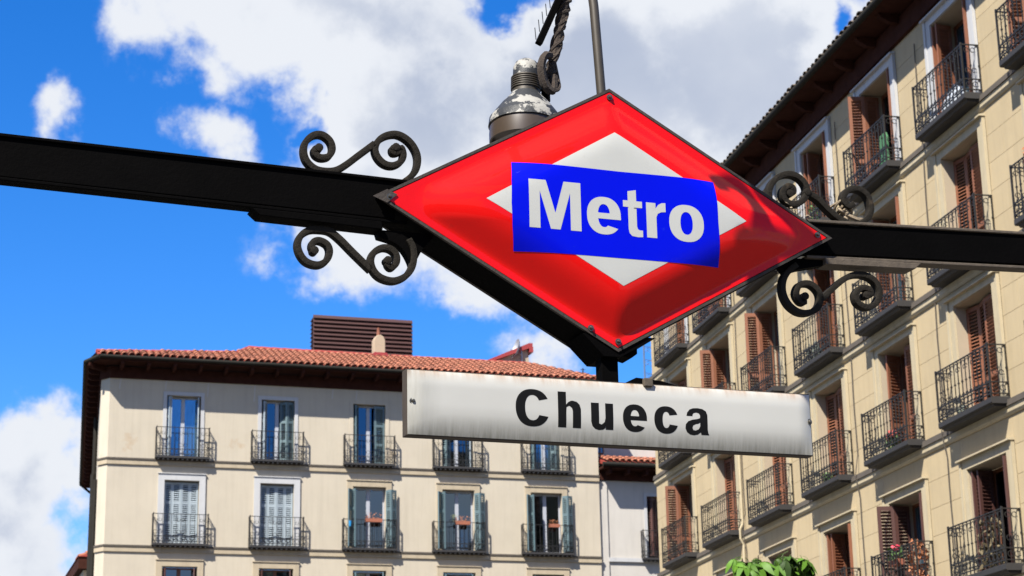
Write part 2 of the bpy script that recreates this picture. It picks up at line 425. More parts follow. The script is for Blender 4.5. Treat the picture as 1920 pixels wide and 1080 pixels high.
def shutter(parent, p0, p1, z0, z1, m, single, mids=(0.36,)):
    """one louvred leaf between plan points p0 and p1 (local x,y); its stiles and rails, slats below"""
    dx, dy = p1[0] - p0[0], p1[1] - p0[1]; w = math.hypot(dx, dy); a = math.atan2(dy, dx); h = z1 - z0
    key = ('leaf', round(w, 2), round(h, 2), m.name)
    st = min(0.075, w * 0.2); rl = 0.09
    zones = []; zz = [rl] + [h * q for q in mids] + [h - rl]
    for i in range(len(zz) - 1):
        zones.append((zz[i] + (0.045 if i else 0), zz[i + 1] - (0.045 if i < len(zz) - 2 else 0)))
    if key not in CACHE:
        mb = MB()
        mb.box(0, st, -0.02, 0.02, 0, h); mb.box(w - st, w, -0.02, 0.02, 0, h)
        mb.box(st, w - st, -0.02, 0.02, 0, rl); mb.box(st, w - st, -0.02, 0.02, h - rl, h)
        for q in mids: mb.box(st, w - st, -0.02, 0.02, h * q - 0.045, h * q + 0.045)
        CACHE[key] = mb.mesh('shutter', m)
    o = put('shutter', CACHE[key], parent, (p0[0], p0[1], z0), rotz=a)
    pitch = 0.070; spots = []
    for lo, hi in zones:
        n = int((hi - lo) / pitch)
        for i in range(n): spots.append(lo + (i + 0.5) * (hi - lo) / n)
    if single:
        sm = slat_mesh(w - 2 * st, m)
        for z in spots: put('slat', sm, o, (st, 0, z))
    else:
        k2 = key + ('all',)
        if k2 not in CACHE:
            mb = MB()
            for z in spots: mb.prism([(-0.026, z - 0.020), (0.020, z + 0.026), (0.026, z + 0.018), (-0.020, z - 0.028)], st, w - st, 'x')
            CACHE[k2] = mb.mesh('slat', m)
        put('slat', CACHE[k2], o, kind='stuff')
    return o

def window(parent, x0, x1, z0, z1, y, fm, gm, ajar=0.0, fw=0.07, mull=0.10, transom=None):
    mb = MB(); frame_ring(mb, 0, x1 - x0, 0, z1 - z0, fw, -0.03, 0.05, True)
    w = x1 - x0; h = z1 - z0
    cx = w / 2
    mb.box(cx - mull / 2, cx + mull / 2, -0.045, 0.05, fw, h - fw)
    if transom: 
        mb.box(fw, cx - mull / 2, -0.02, 0.04, transom, transom + 0.05); mb.box(cx + mull / 2, w - fw, -0.02, 0.04, transom, transom + 0.05)
    win = put('window', None, parent, (x0, y, z0))
    win.data = None
    f = mb.build('frame', fm, win)
    for a, b in ((fw, cx - mull / 2), (cx + mull / 2, w - fw)):
        pm = MB().box(a, b, 0.0, 0.012, fw, h - fw)
        if transom:
            pm = MB().box(a, b, 0.0, 0.012, fw, transom); pm.build('pane', gm, win)
            pm = MB().box(a, b, 0.0, 0.012, transom + 0.05, h - fw)
        if ajar:
            MB().box(a - b, 0, 0.0, 0.012, fw, h - fw).build('pane', gm, win, (b, 0, 0), rotz=R_(ajar * random.uniform(0.8, 1.2)))
        else: pm.build('pane', gm, win)
    MB().box(fw, w - fw, 0.22, 0.24, fw, h - fw).build('dark_backing', DRK, win)  # near-black sheet standing in for the unlit room behind the panes
    return win

def ring(mb, cx, y, cz, r, w, d, a0=0, a1=360, n=8, flip=False):
    pts = []
    for i in range(n + 1):
        q = R_(a0 + (a1 - a0) * i / n)
        pts.append((cx + r * math.cos(q), y, cz + r * math.sin(q)))
    mb.sweep(pts, w, d, (0, 1, 0))
def ringx(mb, x, cy, cz, r, w, d, a0=0, a1=360, n=8):
    pts = [(x, cy + r * math.cos(R_(a0 + (a1 - a0) * i / n)), cz + r * math.sin(R_(a0 + (a1 - a0) * i / n))) for i in range(n + 1)]
    mb.sweep(pts, w, d, (1, 0, 0))

def balcony(parent, x0, w, z, p, h, style):
    """z = underside of the slab; slab > railing, balusters"""
    key = ('bal', style, w, p, h)
    if key not in CACHE:
        s = MB()
        if style == 'R':
            s.prism([(-p, 0.02), (-p, 0.115), (-p + 0.03, 0.13), (0, 0.13), (0, 0), (-p + 0.02, 0)], 0, w, 'x')
            s.prism([(-p + 0.09, -0.05), (-p + 0.05, -0.002), (0, -0.002), (0, -0.05)], 0.05, w - 0.05, 'x')
            th = 0.13
        else:
            s.box(0, w, -p, 0, 0.03, 0.11)
            n = 11
            for i in range(n): 
                c = 0.1 + i * (w - 0.2) / (n - 1); s.box(c - 0.035, c + 0.035, -p + 0.02, -0.002, -0.03, 0.028)
            th = 0.11
        r = MB(); b = 0.017 if style == 'R' else 0.015
        yF = -p + 0.02; top = th + h; low = th + 0.05; mid = th + (0.27 if style == 'R' else 0.24)
        tw = 0.028 if style == 'R' else 0.026
        for zz, t2 in ((top, tw), (low, 0.022), (mid, 0.022)):
            r.box(0, w, yF - t2 / 2, yF + t2 / 2, zz, zz + 0.022)
            r.box(0.0, t2, yF + t2 / 2, -0.01, zz, zz + 0.022); r.box(w - t2, w, yF + t2 / 2, -0.01, zz, zz + 0.022)
        for x in (0.006, w - 0.036):
            r.box(x, x + 0.03, yF - 0.018, yF + 0.018, th, top + 0.05)
        nb = 14 if style == 'R' else 12
        xs = [0.02 + (w - 0.04) * i / nb for i in range(nb + 1)]
        hb = (w - 0.04) / nb
        for i in range(nb):
            c = (xs[i] + xs[i + 1]) / 2
            if style == 'R':
                ring(r, c, yF, low + 0.12, hb * 0.40, 0.016, 0.016, 30, 330, 7)
                ring(r, c, yF, top - 0.02 - hb / 2, hb * 0.45, 0.013, 0.013, 0, 180, 5)
                ring(r, c + (hb * .2 if i % 2 else -hb * .2), yF, top - 0.16, hb * 0.24, 0.012, 0.012, 0, 300, 6)
                ring(r, c, yF, mid + 0.07, hb * 0.30, 0.012, 0.012, 180, 360, 5)
            else:
                if i in (0, 1, nb - 1, nb - 2, nb // 2 - 1, nb // 2):
                    ring(r, c, yF, mid + 0.15, hb * 0.42, 0.014, 0.012, 20, 340, 7)
                    ring(r, c, yF, top - 0.2, hb * 0.36, 0.014, 0.012, 90, 400, 6)
                ring(r, c, yF, low + 0.11, hb * 0.40, 0.014, 0.012, 0, 360, 7)
        for x in (0.012, w - 0.012):
            for cy in (-p * 0.35, -p * 0.7):
                ringx(r, x, cy, low + 0.12, 0.055, 0.013, 0.013, 0, 330, 7)
                ringx(r, x, cy, top - 0.1, 0.05, 0.013, 0.013, 0, 330, 7)
                ringx(r, x, cy, mid + 0.2, 0.05, 0.013, 0.013, 0, 330, 7)
        bb = MB().box(-b / 2, b / 2, -b / 2, b / 2, 0, h)
        if style == 'R':
            bb.box(-0.018, 0.018, -0.018, 0.018, h * 0.55, h * 0.55 + 0.03)
        CACHE[key] = (s.mesh('balcony', SLB), r.mesh('railing', IRON), bb.mesh('baluster', IRON), th, xs, yF)
    sm, rm, bm_, th, xs, yF = CACHE[key]
    o = put('balcony', sm, parent, (x0, 0, z))
    put('railing', rm, o)
    for x in xs[1:-1]: put('baluster', bm_, o, (x, yF, th))
    for x in (0.012, w - 0.012):
        for cy in (-p * 0.52, -0.03): put('baluster', bm_, o, (x, cy, th))
    return o

def tile_mesh(key, L_, w, m, seg=7):
    if key not in CACHE:
        vs = []; fs = []; r0, r1 = w * 0.50, w * 0.40; th = 0.022
        for e, (y, r) in enumerate(((0, r0), (L_, r1))):
            for rr in (r, r - th):
                for k in range(seg + 1):
                    q = PI * k / seg
                    vs.append((rr * math.cos(q), y, rr * math.sin(q) * 0.8 + (0.02 if e == 0 else 0.0)))
        n = seg + 1
        for k in range(seg):
            fs.append((k, k + 1, 2 * n + k + 1, 2 * n + k))
            fs.append((n + k + 1, n + k, 3 * n + k, 3 * n + k + 1))
            fs.append((k + 1, k, n + k, n + k + 1))
        mb = MB(); mb.add(vs, fs)
        CACHE[key] = mb.mesh('tile', m, smooth=True)
    return CACHE[key]

# ================================================================== LEFT BUILDING (cream block)
bl = thing('apartment_building', 'cream plastered block with terracotta roof, blue grey shutters and a louvred box on its roof', 'building', LO, LH)
LW = 18.45
LC = [2.65, 6.08, 9.50, 12.88, 16.32]
opsL = []
for c in LC:
    opsL += [(c - 0.61, c + 0.61, 15.32, 17.55), (c - 0.62, c + 0.62, 12.2, 14.46), (c - 0.62, c + 0.62, 9.1, 11.39), (c - 0.62, c + 0.62, 5.9, 8.2)]
wl = MB(); wall_openings(wl, 0, LW, 0, 18.4, opsL, 0, 0.34)
SDX, SDY = 0.084, 0.9965
c1 = (-0.269, 0.421)
wl.prism([(0, 0), (0.0, 0.34), (0.1, 0.6), (c1[0] + 0.34, c1[1] + 0.2), c1], 0, 18.4, 'z')
e1 = (c1[0] + SDX * 25, c1[1] + SDY * 25)
wl.prism([c1, (c1[0] + 0.34, c1[1] + 0.2), (e1[0] + 0.34, e1[1]), e1], 0, 18.4, 'z')
wl.box(LW - 0.3, LW, 0.34, 12, 0, 18.4)
wl.build('wall', PL, bl)
# string courses
for z in (15.16, 12.06, 8.95):
    for m, nm, a, b, p in ((CAP, 'cornice', z - 0.02, z + 0.045, 0.075), (PLD, 'cornice', z - 0.19, z - 0.022, 0.05)):
        mb = MB(); mb.box(0, LW + (0.02 if m is CAP else 0), -p, -0.001, a, b)
        mb.prism([(0, -p), (0, -0.001), (c1[0], c1[1] - 0.001), (c1[0] - 0.842 * p, c1[1] - 0.538 * p), (-0.842 * p * 0.6, -p)], a, b, 'z')
        mb.build(nm, m, bl)
# window surrounds, windows, shutters
for bi, c in enumerate(LC):
    for row, (z0, z1) in ((3, (15.32, 17.55)), (2, (12.2, 14.46)), (1, (9.1, 11.39)), (0, (5.9, 8.2))):
        hw = 0.61 if row == 3 else 0.62
        # surround
        if row == 3:
            fw, m, pr = (0.13, WHT, 0.03) if bi < 2 else (0.14, PL, 0.02)
        elif row == 2:
            fw, m, pr = (0.22, WHT, 0.055) if bi < 2 else (0.21, PLD, 0.05)
        else:
            fw, m, pr = 0.21, PLD, 0.05
        s = MB(); frame_ring(s, c - hw - fw, c + hw + fw, z0 - (0.02 if row == 3 else 0.0), z1 + fw, fw, -pr, -0.001)
        if row < 3: s.box(c - hw - fw - 0.02, c + hw + fw + 0.02, -pr - 0.03, -0.001, z1 + fw + 0.001, z1 + fw + 0.03)
        s.build('window_surround', m, bl)
        # glazed doors
        gm = GLD if (row == 3 and bi in (0, 4)) or (row == 2 and bi < 2) else GLS
        window(bl, c - hw + 0.005, c + hw - 0.005, z0, z1 - 0.02, 0.26, FRW if row > 1 or bi > 1 else FRB, gm, fw=0.06, mull=0.13, ajar=-11 if (row == 2 and bi > 1) else 0)
        zt = z1 - 0.05; zb = z0 + 0.02; L, Rr = c - hw, c + hw
        def leaves(pts, m): 
            for a, b in zip(pts[:-1], pts[1:]): shutter(bl, a, b, zb, zt, m, False, mids=(0.33, 0.66))
        if row == 2 and bi < 2:
            xs = [L + 0.02, L + 0.31, c, Rr - 0.31, Rr - 0.02]; ys = [0.10, 0.17, 0.13, 0.17, 0.13]
            leaves(list(zip(xs, ys)), SHW)
        elif row == 2:
            zt = z1 - 0.12
            leaves([(L - 0.02, -0.06), (L - 0.22, -0.27)], SHU); leaves([(L - 0.02, -0.02), (L + 0.03, -0.30)], SHU)
            leaves([(Rr + 0.0, -0.06), (Rr + 0.15, -0.24), (Rr + 0.36, -0.12)], SHU)
        elif row == 3:
            if bi == 0:
                leaves([(L + 0.02, 0.2), (L + 0.10, -0.08)], SHD if False else SHW); leaves([(Rr - 0.02, 0.2), (Rr - 0.10, -0.08)], SHW)
                leaves([(L + 0.14, 0.2), (L + 0.16, -0.06)], SHW)
            elif bi == 1:
                leaves([(L + 0.03, 0.2), (L + 0.10, -0.06), (L + 0.22, 0.15)], SHW); leaves([(Rr - 0.02, 0.1), (Rr - 0.27, 0.02), (Rr - 0.5, 0.16)], SHU)
            elif bi == 2:
                leaves([(L + 0.03, 0.2), (L + 0.09, -0.05), (L + 0.22, 0.14)], SHU); leaves([(Rr - 0.02, 0.08), (Rr - 0.42, 0.03)], SHU)
            elif bi == 3:
                leaves([(L + 0.03, 0.15), (L + 0.18, 0.0), (L + 0.34, 0.15)], SHU); leaves([(Rr - 0.03, 0.15), (Rr - 0.14, -0.05)], SHW)
            else:
                leaves([(L + 0.03, 0.15), (L + 0.14, -0.03), (L + 0.28, 0.12)], SHU); leaves([(Rr - 0.02, 0.1), (Rr - 0.2, -0.02), (Rr - 0.36, 0.13)], SHU)
        elif row == 1:
            mm = SHD if bi < 2 else SHU
            leaves([(L + 0.02, 0.2), (L + 0.12, -0.05)], mm); leaves([(Rr - 0.02, 0.2), (Rr - 0.12, -0.05)], mm)
        if row > 0:
            zz = {3: 15.19, 2: 12.07, 1: 8.96}[row]
            w = 1.92 if row == 3 else (2.0 if bi > 1 else 1.98)
            balcony(bl, c - w / 2 - 0.03, w, zz, 0.27, 1.02, 'L')
# plaster patch lines under the eave (cement repair strips)
for x, zz in ((0.35, 17.7), (3.5, 17.55), (5.2, 17.45), (1.98, 17.75), (9.0, 17.6), (8.1, 17.7)):
    mb = MB(); mb.prism([(x, 18.08), (x + 0.05, 18.08), (x + 0.01, zz), (x - 0.03, zz)], -0.004, -0.0005, 'y'); mb.build('plaster_repair', WPL, bl)
# eaves
E0 = (-0.438, -0.8); E1 = (-0.84, 0.21); E2 = (E1[0] + SDX * 24.5, E1[1] + SDY * 24.5)
fz = MB(); fz.box(-0.0, LW + 0.05, -0.07, -0.001, 18.09, 18.5)
fz.prism([(0, -0.07), (0, -0.001), c1, (c1[0] - 0.06, c1[1] - 0.04)], 18.09, 18.5, 'z')
q0 = (c1[0] - 0.06, c1[1]); q1 = (q0[0] + SDX * 24.5, q0[1] + SDY * 24.5)
fz.prism([q0, (q0[0] + 0.058, q0[1]), (q1[0] + 0.058, q1[1]), q1], 18.09, 18.5, 'z')
fz.build('eaves_beam', WOOD, bl)
sf = MB(); sf.prism([E0, (LW + 0.35, -0.8), (LW + 0.35, 0.3), (0.3, 0.3), (0.3, 0.8), (e1[0] + .3, e1[1]), E2, E1], 18.56, 18.62, 'z'); sf.build('soffit', WOOD, bl)
rm = MB().prism([(-0.76, 18.57), (-0.04, 18.57), (-0.04, 18.36), (-0.62, 18.36), (-0.76, 18.46)], -0.055, 0.055, 'x').mesh('rafter', WOOD)
for x in [0.35 + 0.93 * i for i in range(20)]: put('rafter', rm, bl, (x, -0.005, 0))
for i in range(26):
    t = 0.3 + i * 0.93
    put('rafter', rm, bl, (c1[0] + SDX * t, c1[1] + SDY * t, 0), rotz=R_(84.6 + 180)).scale = (1, 0.62, 1)
put('rafter', rm, bl, (-0.13, 0.2, 0), rotz=R_(-58))
gt = MB()
def gutter(mb, pts, z, r=0.075):
    # half-round channel following pts (x,y)
    P = [Vector((a, b, z)) for a, b in pts]
    for a, b in zip(P[:-1], P[1:]):
        mb.tube([a, b], r, 10)
gutter(gt, [(LW + 0.35, -0.84), (E0[0] - 0.03, -0.84)], 18.68)
gt.build('gutter', GUT, bl, smooth=True)
gt = MB(); gutter(gt, [(E0[0] - 0.03, -0.84), (E1[0] - 0.04, E1[1])], 18.68); gt.build('gutter', GUT, bl, smooth=True)
gt = MB(); gutter(gt, [(E1[0] - 0.04, E1[1]), (E2[0] - 0.04, E2[1])], 18.68); gt.build('gutter', GUT, bl, smooth=True)
dp = MB(); dp.tube([(c1[0] + 0.0, 1.2, 14.6), (c1[0] - 0.03, 1.2, 0.0)], 0.08, 8); dp.tube([(c1[0] + 0.10, 3.4, 15.2), (c1[0] + 0.08, 3.4, 0.0)], 0.09, 8); dp.tube([(c1[0] + 0.5, 7.4, 18.2), (c1[0] + 0.48, 7.4, 0.0)], 0.09, 8); dp.build('drainpipe', GUT, bl, smooth=True)  # pipes added and thickened, also standing in for the shaded side wall
dp = MB(); 
dp.tube([(E2[0] - 0.1, E2[1] - 0.3, 18.6), (E2[0] + 0.5, E2[1] - 0.2, 18.15)], 0.06, 8); dp.build('drainpipe', GUT, bl, smooth=True)
# roof
ZE, KS = 18.75, 0.42
def rz(y): return ZE + KS * (y + 0.8)
roofpoly = [(-0.50, -0.82), (18.75, -0.82), (18.35, -0.2), (16.45, 2.05), (11.8, 2.02), (5.35, 2.25), (4.7, 0.95), (-0.55, -0.35)]
rf = MB()
vs = [(x, y, rz(y)) for x, y in roofpoly]; vs2 = [(x, y, z - 0.06) for x, y, z in vs]
nn = len(vs)
rf.add(vs + vs2, [tuple(range(nn)), tuple(range(2 * nn - 1, nn - 1, -1))] + [(i, (i + 1) % nn, (i + 1) % nn + nn, i + nn) for i in range(nn)])
# rear slopes falling away behind the ridge and hips
rf.add([(16.45, 2.05, rz(2.05)), (5.35, 2.25, rz(2.25)), (5.9, 9.5, 17.6), (18.4, 9.5, 17.6)], [(0, 1, 2, 3)])
rf.add([(-0.55, -0.35, rz(-0.35)), (4.7, 0.95, rz(0.95)), (5.35, 2.25, rz(2.25)), (5.9, 9.5, 17.6), (e1[0] + 1.5, 22, 18.6), (-0.9, 0.3, 18.66)], [(0, 5, 4, 3, 2, 1)])
rf.add([(18.75, -0.82, rz(-.82)), (18.35, -0.2, rz(-.2)), (16.45, 2.05, rz(2.05)), (18.4, 9.5, 17.6)], [(0, 3, 2, 1)])
roof = rf.build('roof', TIR, bl)
def inside(x, y, poly):
    c = False; j = len(poly) - 1
    for i in range(len(poly)):
        xi, yi = poly[i]; xj, yj = poly[j]
        if (yi > y) != (yj > y) and x < (xj - xi) * (y - yi) / (yj - yi) + xi: c = not c
        j = i
    return c
TP, TL = 0.245, 0.40
tm = tile_mesh('tl', TL, TP * 0.95, TIL); sl = math.atan(KS)
rest = MB(); cnt = 0
for r_i in range(0, 9):
    for i in range(79):
        x = -0.34 + i * TP; y = -0.90 + r_i * (TL - 0.07) * math.cos(sl)
        if not inside(x, max(y + 0.18, -0.75), roofpoly): continue
        jx = random.uniform(-0.012, 0.012)
        z = rz(y) + 0.02 + random.uniform(0, 0.012)
        if cnt < 300:
            put('tile', tm, roof, (x + jx, y, z), rot=(sl + random.uniform(-.01, .01), 0, random.uniform(-.02, .02))); cnt += 1
        else:
            M_ = Matrix.Translation((x + jx, y, z)) @ Matrix.Rotation(sl, 4, 'X')
            rest.add([M_ @ v.co for v in tm.vertices], [tuple(p.vertices) for p in tm.polygons])
TIS = mat('terracotta_tile_field', (0.33, 0.115, 0.062), 0.85, var=0.45, vscale=5.5, col2=(0.38, 0.17, 0.09), patch=0.06, pscale=4, bump=0.3, bscale=60)
put('tile', rest.mesh('tile', TIS, smooth=True), roof, kind='stuff')
# ridge and hip caps, one by one
def ridge_run(parent, pts, m, step=0.42, r=0.11):
    key = ('ridge', m.name, r)
    if key not in CACHE:
        mb = MB(); vs = []; fs = []
        for e, (x, rr) in enumerate(((0, r), (step * 1.08, r * 0.86))):
            for k in range(7):
                q = PI * k / 6; vs.append((x, rr * math.cos(q), rr * math.sin(q)))
        fs = [(k, k + 1, k + 8, k + 7) for k in range(6)] + [tuple(range(6, -1, -1)), tuple(range(7, 14))]
        mb.add(vs, fs); CACHE[key] = mb.mesh('ridge_tile', m, smooth=True)
    for a, b in zip(pts[:-1], pts[1:]):
        a = Vector(a); b = Vector(b); d = b - a; n_ = max(1, round(d.length / step))
        yaw = math.atan2(d.y, d.x); pit = -math.asin(d.z / d.length)
        for i in range(n_):
            p = a + d * i / n_
            put('ridge_tile', CACHE[key], parent, p, rot=(0, pit, yaw))
rp = [(x, y, rz(y) - 0.02) for x, y in roofpoly]
ridge_run(roof, [rp[7], rp[6]], TIR, r=0.12)
ridge_run(roof, [rp[6], rp[5], rp[4], rp[3]], TIR, r=0.12)
ridge_run(roof, [rp[3], rp[2], rp[1]], TIL, r=0.09)
# chimney on the slope
ch = put('chimney', None, roof, (10.3, 1.9, rz(1.9)))
mb = MB(); mb.prism([(-0.22, -0.1), (0.22, -0.1), (0.22, 0.62), (0.15, 0.76), (0.06, 0.82), (-0.06, 0.82), (-0.15, 0.76), (-0.22, 0.62)], -0.2, 0.2, 'y')
bpy.data.objects.remove(ch)
ch = mb.build('chimney', mat('chimney_render', (0.46, 0.36, 0.25), 0.9, var=0.1), bl, (10.3, 1.9, rz(1.9)), bevel=0.02)
mb = MB(); mb.lathe([(0.075, 0.8), (0.07, 0.95), (0.055, 1.1), (0.065, 1.14), (0.0, 1.16)], 12); mb.build('chimney_pot', TIL, ch, smooth=True)
mb = MB(); mb.prism([(-0.36, -0.13), (0.36, -0.13), (0.30, 0.02), (0.24, 0.10), (-0.24, 0.10), (-0.30, 0.02)], -0.32, 0.26, 'y'); mb.build('flashing', METR, ch)
# gable dormer at the right end of the ridge
do = MB(); do.prism([(14.9, 20.02), (16.62, 20.02), (16.55, 20.72)], 2.6, 4.6, 'y'); dorm = do.build('dormer', mat('dormer_render', (0.45, 0.37, 0.27), 0.9, var=0.1), bl)
do = MB(); do.prism([(14.6, 20.03), (14.72, 19.98), (16.6, 20.72), (16.72, 20.62), (16.72, 20.92), (16.58, 20.92)], 2.45, 4.8, 'y'); do.build('roof', METR, dorm)
do = MB(); do.box(16.58, 16.74, 2.44, 4.7, 20.55, 20.78); do.build('bargeboard', METR, dorm)

# louvred plant box on the roof
vb = thing('louvred_plant_box', 'dark brown louvred plant enclosure standing on the tiled roof behind the chimney', 'roof vent', Lw(8.1, 3.6, 20.3), LH)
VW, VH = 4.0, 1.62
mb = MB(); mb.box(0.05, VW - 0.05, 0.12, 0.7, 0.1, VH - 0.05); mb.build('casing', DRK, vb)
lm = MB().prism([(0.0, 0.0), (0.09, 0.03), (0.11, 0.135), (0.09, 0.15), (0.0, 0.02)], 0, VW, 'x').mesh('slat', LOUV)
nl = 9
for i in range(nl): put('slat', lm, vb, (0, 0, 0.1 + i * (VH - 0.1) / nl))
lm2 = MB().prism([(0.0, 0.0), (0.09, 0.03), (0.11, 0.135), (0.09, 0.15), (0.0, 0.02)], 0, 0.6, 'x').mesh('slat', LOUV)
for i in range(nl): put('slat', lm2, vb, (0.0, 0.72, 0.1 + i * (VH - 0.1) / nl), rotz=-PI / 2)
for i in range(nl): put('slat', lm2, vb, (VW, 0.1, 0.1 + i * (VH - 0.1) / nl), rotz=PI / 2)
MB().box(-0.02, VW + 0.02, -0.03, 0.08, 0.0, 0.07).build('base_rail', METR, vb)
for x in (0.3, 2.0, 3.7): MB().box(x - 0.04, x + 0.04, 0.05, 0.15, -0.6, 0.0).build('leg', GUT, vb)
MB().box(0.1, VW - 0.1, 0.2, 0.7, -0.7, 0.0).build('plinth', DRK, vb)
for x, w in ((0.65, 0.4), (1.85, 0.12), (2.0, 0.08), (3.5, 0.36)):
    MB().box(x, x + w, -0.036, -0.031, 0.06, 0.11).build('label_plate', WHT, vb)

# satellite dish and small antennas
dh = thing('satellite_dish', 'small pale satellite dish seen edge on beside the red dormer', 'satellite dish', Lw(16.15, 2.5, 20.0), LH)
mb = MB(); prof = [(0.02, 0.0), (0.2, 0.03), (0.36, 0.10), (0.42, 0.15), (0.42, 0.165), (0.36, 0.115), (0.2, 0.045), (0.02, 0.015)]
mb.lathe(prof, 20); o = mb.build('dish', GALV, dh, (0.0, 0, 0.62), smooth=True); o.rotation_euler = (0, R_(-72), R_(10)); o.scale = (1, 0.55, 1)
MB().tube([(0.12, 0, -0.1), (0.12, 0, 0.6)], 0.03, 8).build('pole', GALV, dh)
MB().tube([(0.1, 0, 0.45), (-0.35, 0, 0.62)], 0.012, 6).build('feed_arm', GALV, dh)
an = thing('roof_aerial', 'tiny dark rooftop aerial showing above the low right end of the cream roof', 'antenna', Lw(19.0, 3, 19.0), LH)
MB().tube([(0, 0, 0), (0, 0, 1.15)], 0.025, 6).build('pole', GUT, an)
for i, z in enumerate((0.65, 0.8, 0.95, 1.08)): MB().box(-0.16 + i * 0.02, 0.16 - i * 0.02, -0.015, 0.015, z, z + 0.02).build('rod', GUT, an)
MB().box(-1.2, 1.8, -0.1, 0.1, -0.1, 0.02).build('base', GUT, an)

# lattice mast behind
ms = thing('lattice_mast', 'slim blue grey lattice mast far behind, left of the ochre building corner', 'mast', (6.27, 89.8, 0), 0)
mb = MB()
for a in (0, 120, 240):
    x, y = 0.26 * math.cos(R_(a)), 0.26 * math.sin(R_(a)); mb.tube([(x, y, 0), (x, y, 24.9)], 0.03, 5)
BLU = mat('blue_grey_steel', (0.10, 0.15, 0.25), 0.5)
mb.build('pole', BLU, ms)
mb = MB()
for i in range(40):
    z = 12 + i * 0.32
    for a in (0, 120, 240):
        b = a + 120
        mb.tube([(0.26 * math.cos(R_(a)), 0.26 * math.sin(R_(a)), z), (0.26 * math.cos(R_(b)), 0.26 * math.sin(R_(b)), z + (0.32 if i % 2 else 0))], 0.014, 4)
mb.build('lattice', BLU, ms)
for z, x in ((23.6, 0.34), (22.2, 0.36)):
    MB().tube([(x, -0.1, z), (x + 0.08, -0.1, z - 0.8)], 0.07, 8).build('panel_antenna', WHT, ms)

# low neighbour behind the left edge
nb = thing('neighbouring_house', 'lower house with dark eaves and pink tiles behind the left edge of the cream block', 'building', LO, LH)
MB().box(0.15, 1.6, 9.5, 16, 0, 12.5).build('wall', PL, nb)
MB().box(-0.08, 1.6, 9.2, 16, 12.52, 12.98).build('eaves_beam', WOOD, nb)
r2 = MB().prism([(-0.12, 12.99), (0.9, 12.99), (0.9, 13.3)], 9.15, 16, 'y').build('roof', TIR, nb)
for i in range(6): put('tile', tm, r2, (-0.06, 9.3 + i * 0.26, 12.99), rot=(0.36, 0, -PI / 2))
for i in range(6): put('tile', tm, r2, (0.22, 9.3 + i * 0.26, 13.12), rot=(0.36, 0, -PI / 2))

# ================================================================== WHITE BUILDING between
bw = thing('white_building', 'narrow white plastered house with a short tiled eave between the cream and ochre blocks', 'building', LO, LH)
YW = 0.16
mb = MB(); wall_openings(mb, LW + 0.02, 25.0, 0, 15.05, [(20.42, 21.5, 12.12, 14.5)], YW, YW + 0.35); mb.build('wall', WPL, bw)
MB().box(LW + 0.02, 18.8, YW - 0.06, YW - 0.001, 0, 15.0).build('pilaster', WPL, bw)
MB().box(18.45, 25, YW - 0.10, YW + 0.2, 15.055, 15.41).build('eaves_beam', WOOD, bw)
MB().box(18.46, 25, -0.55, YW + 0.3, 15.412, 15.50).build('soffit', WOOD, bw)
rm2 = MB().box(-0.06, 0.06, -0.5, YW - 0.11, 15.22, 15.405).mesh('rafter', WOOD)
for i in range(6): put('rafter', rm2, bw, (18.75 + i * 0.75, 0, 0))
MB().tube([(18.42, -0.6, 15.55), (25, -0.6, 15.55)], 0.085, 10).build('gutter', GUT, bw, smooth=True)
r3 = MB().prism([(-0.62, 15.6), (1.0, 16.15), (1.0, 15.95), (-0.62, 15.5)], 18.55, 25, 'x').build('roof', TIR, bw)
for i in range(12):
    for j in range(3):
        put('tile', tm, r3, (18.7 + i * 0.25, -0.66 + j * 0.31, 15.66 + j * 0.105), rot=(0.33, 0, random.uniform(-.03, .03)))
MB().box(18.46, 25, 1.0, 1.3, 15.4, 18.0).build('upper_wall', WPL, bw)
window(bw, 18.72, 19.02, 16.25, 17.6, 0.94, FRB, GLS, fw=0.03, mull=0.02)
MB().box(18.8, 25, YW - 0.075, YW - 0.001, 11.95, 12.10).build('cornice', WHT, bw)
s = MB(); frame_ring(s, 20.3, 21.62, 12.12, 14.62, 0.12, YW - 0.03, YW - 0.001); s.build('window_surround', WHT, bw)
window(bw, 20.42, 21.5, 12.12, 14.5, YW + 0.22, FRB, GLS)
shutter(bw, (20.44, YW + 0.2), (20.62, YW - 0.02), 12.2, 14.45, SHD, False); shutter(bw, (20.62, YW - 0.02), (20.82, YW + 0.1), 12.2, 14.45, SHD, False)
o = balcony(bw, 20.12, 1.92, 12.03, 0.27, 1.02, 'L'); o.location = (20.12, YW, 12.0)

# ================================================================== RIGHT BUILDING (ochre block)
br = thing('apartment_building', 'ochre block with brown louvred shutters and black balconies rising to deep wooden eaves', 'building', RO, RH)
NBAY = 9
RC = [2.9 + 4.01 * i for i in range(NBAY)]
ROWS = {4: (15.6, 15.73, 18.05, 18.22), 3: (12.46, 12.59, 15.08, 15.25), 2: (9.475, 9.605, 11.93, 12.06), 1: (6.34, 6.47, 8.60, 8.78), 0: (3.1, 3.23, 5.5, 5.66)}
HW = 0.885
ops = []
for c in RC:
    for r_, (zs, z0, z1, zo) in ROWS.items(): ops.append((c - HW, c + HW, z0, z1))
XE = RC[-1] + 2.0
mb = MB(); wall_openings(mb, 0, XE, 0, 18.9, ops, 0.014, 0.34)
mb.box(0, 0.3, 0.34, 14, 0, 18.9)
mb.build('wall', OCJ, br)
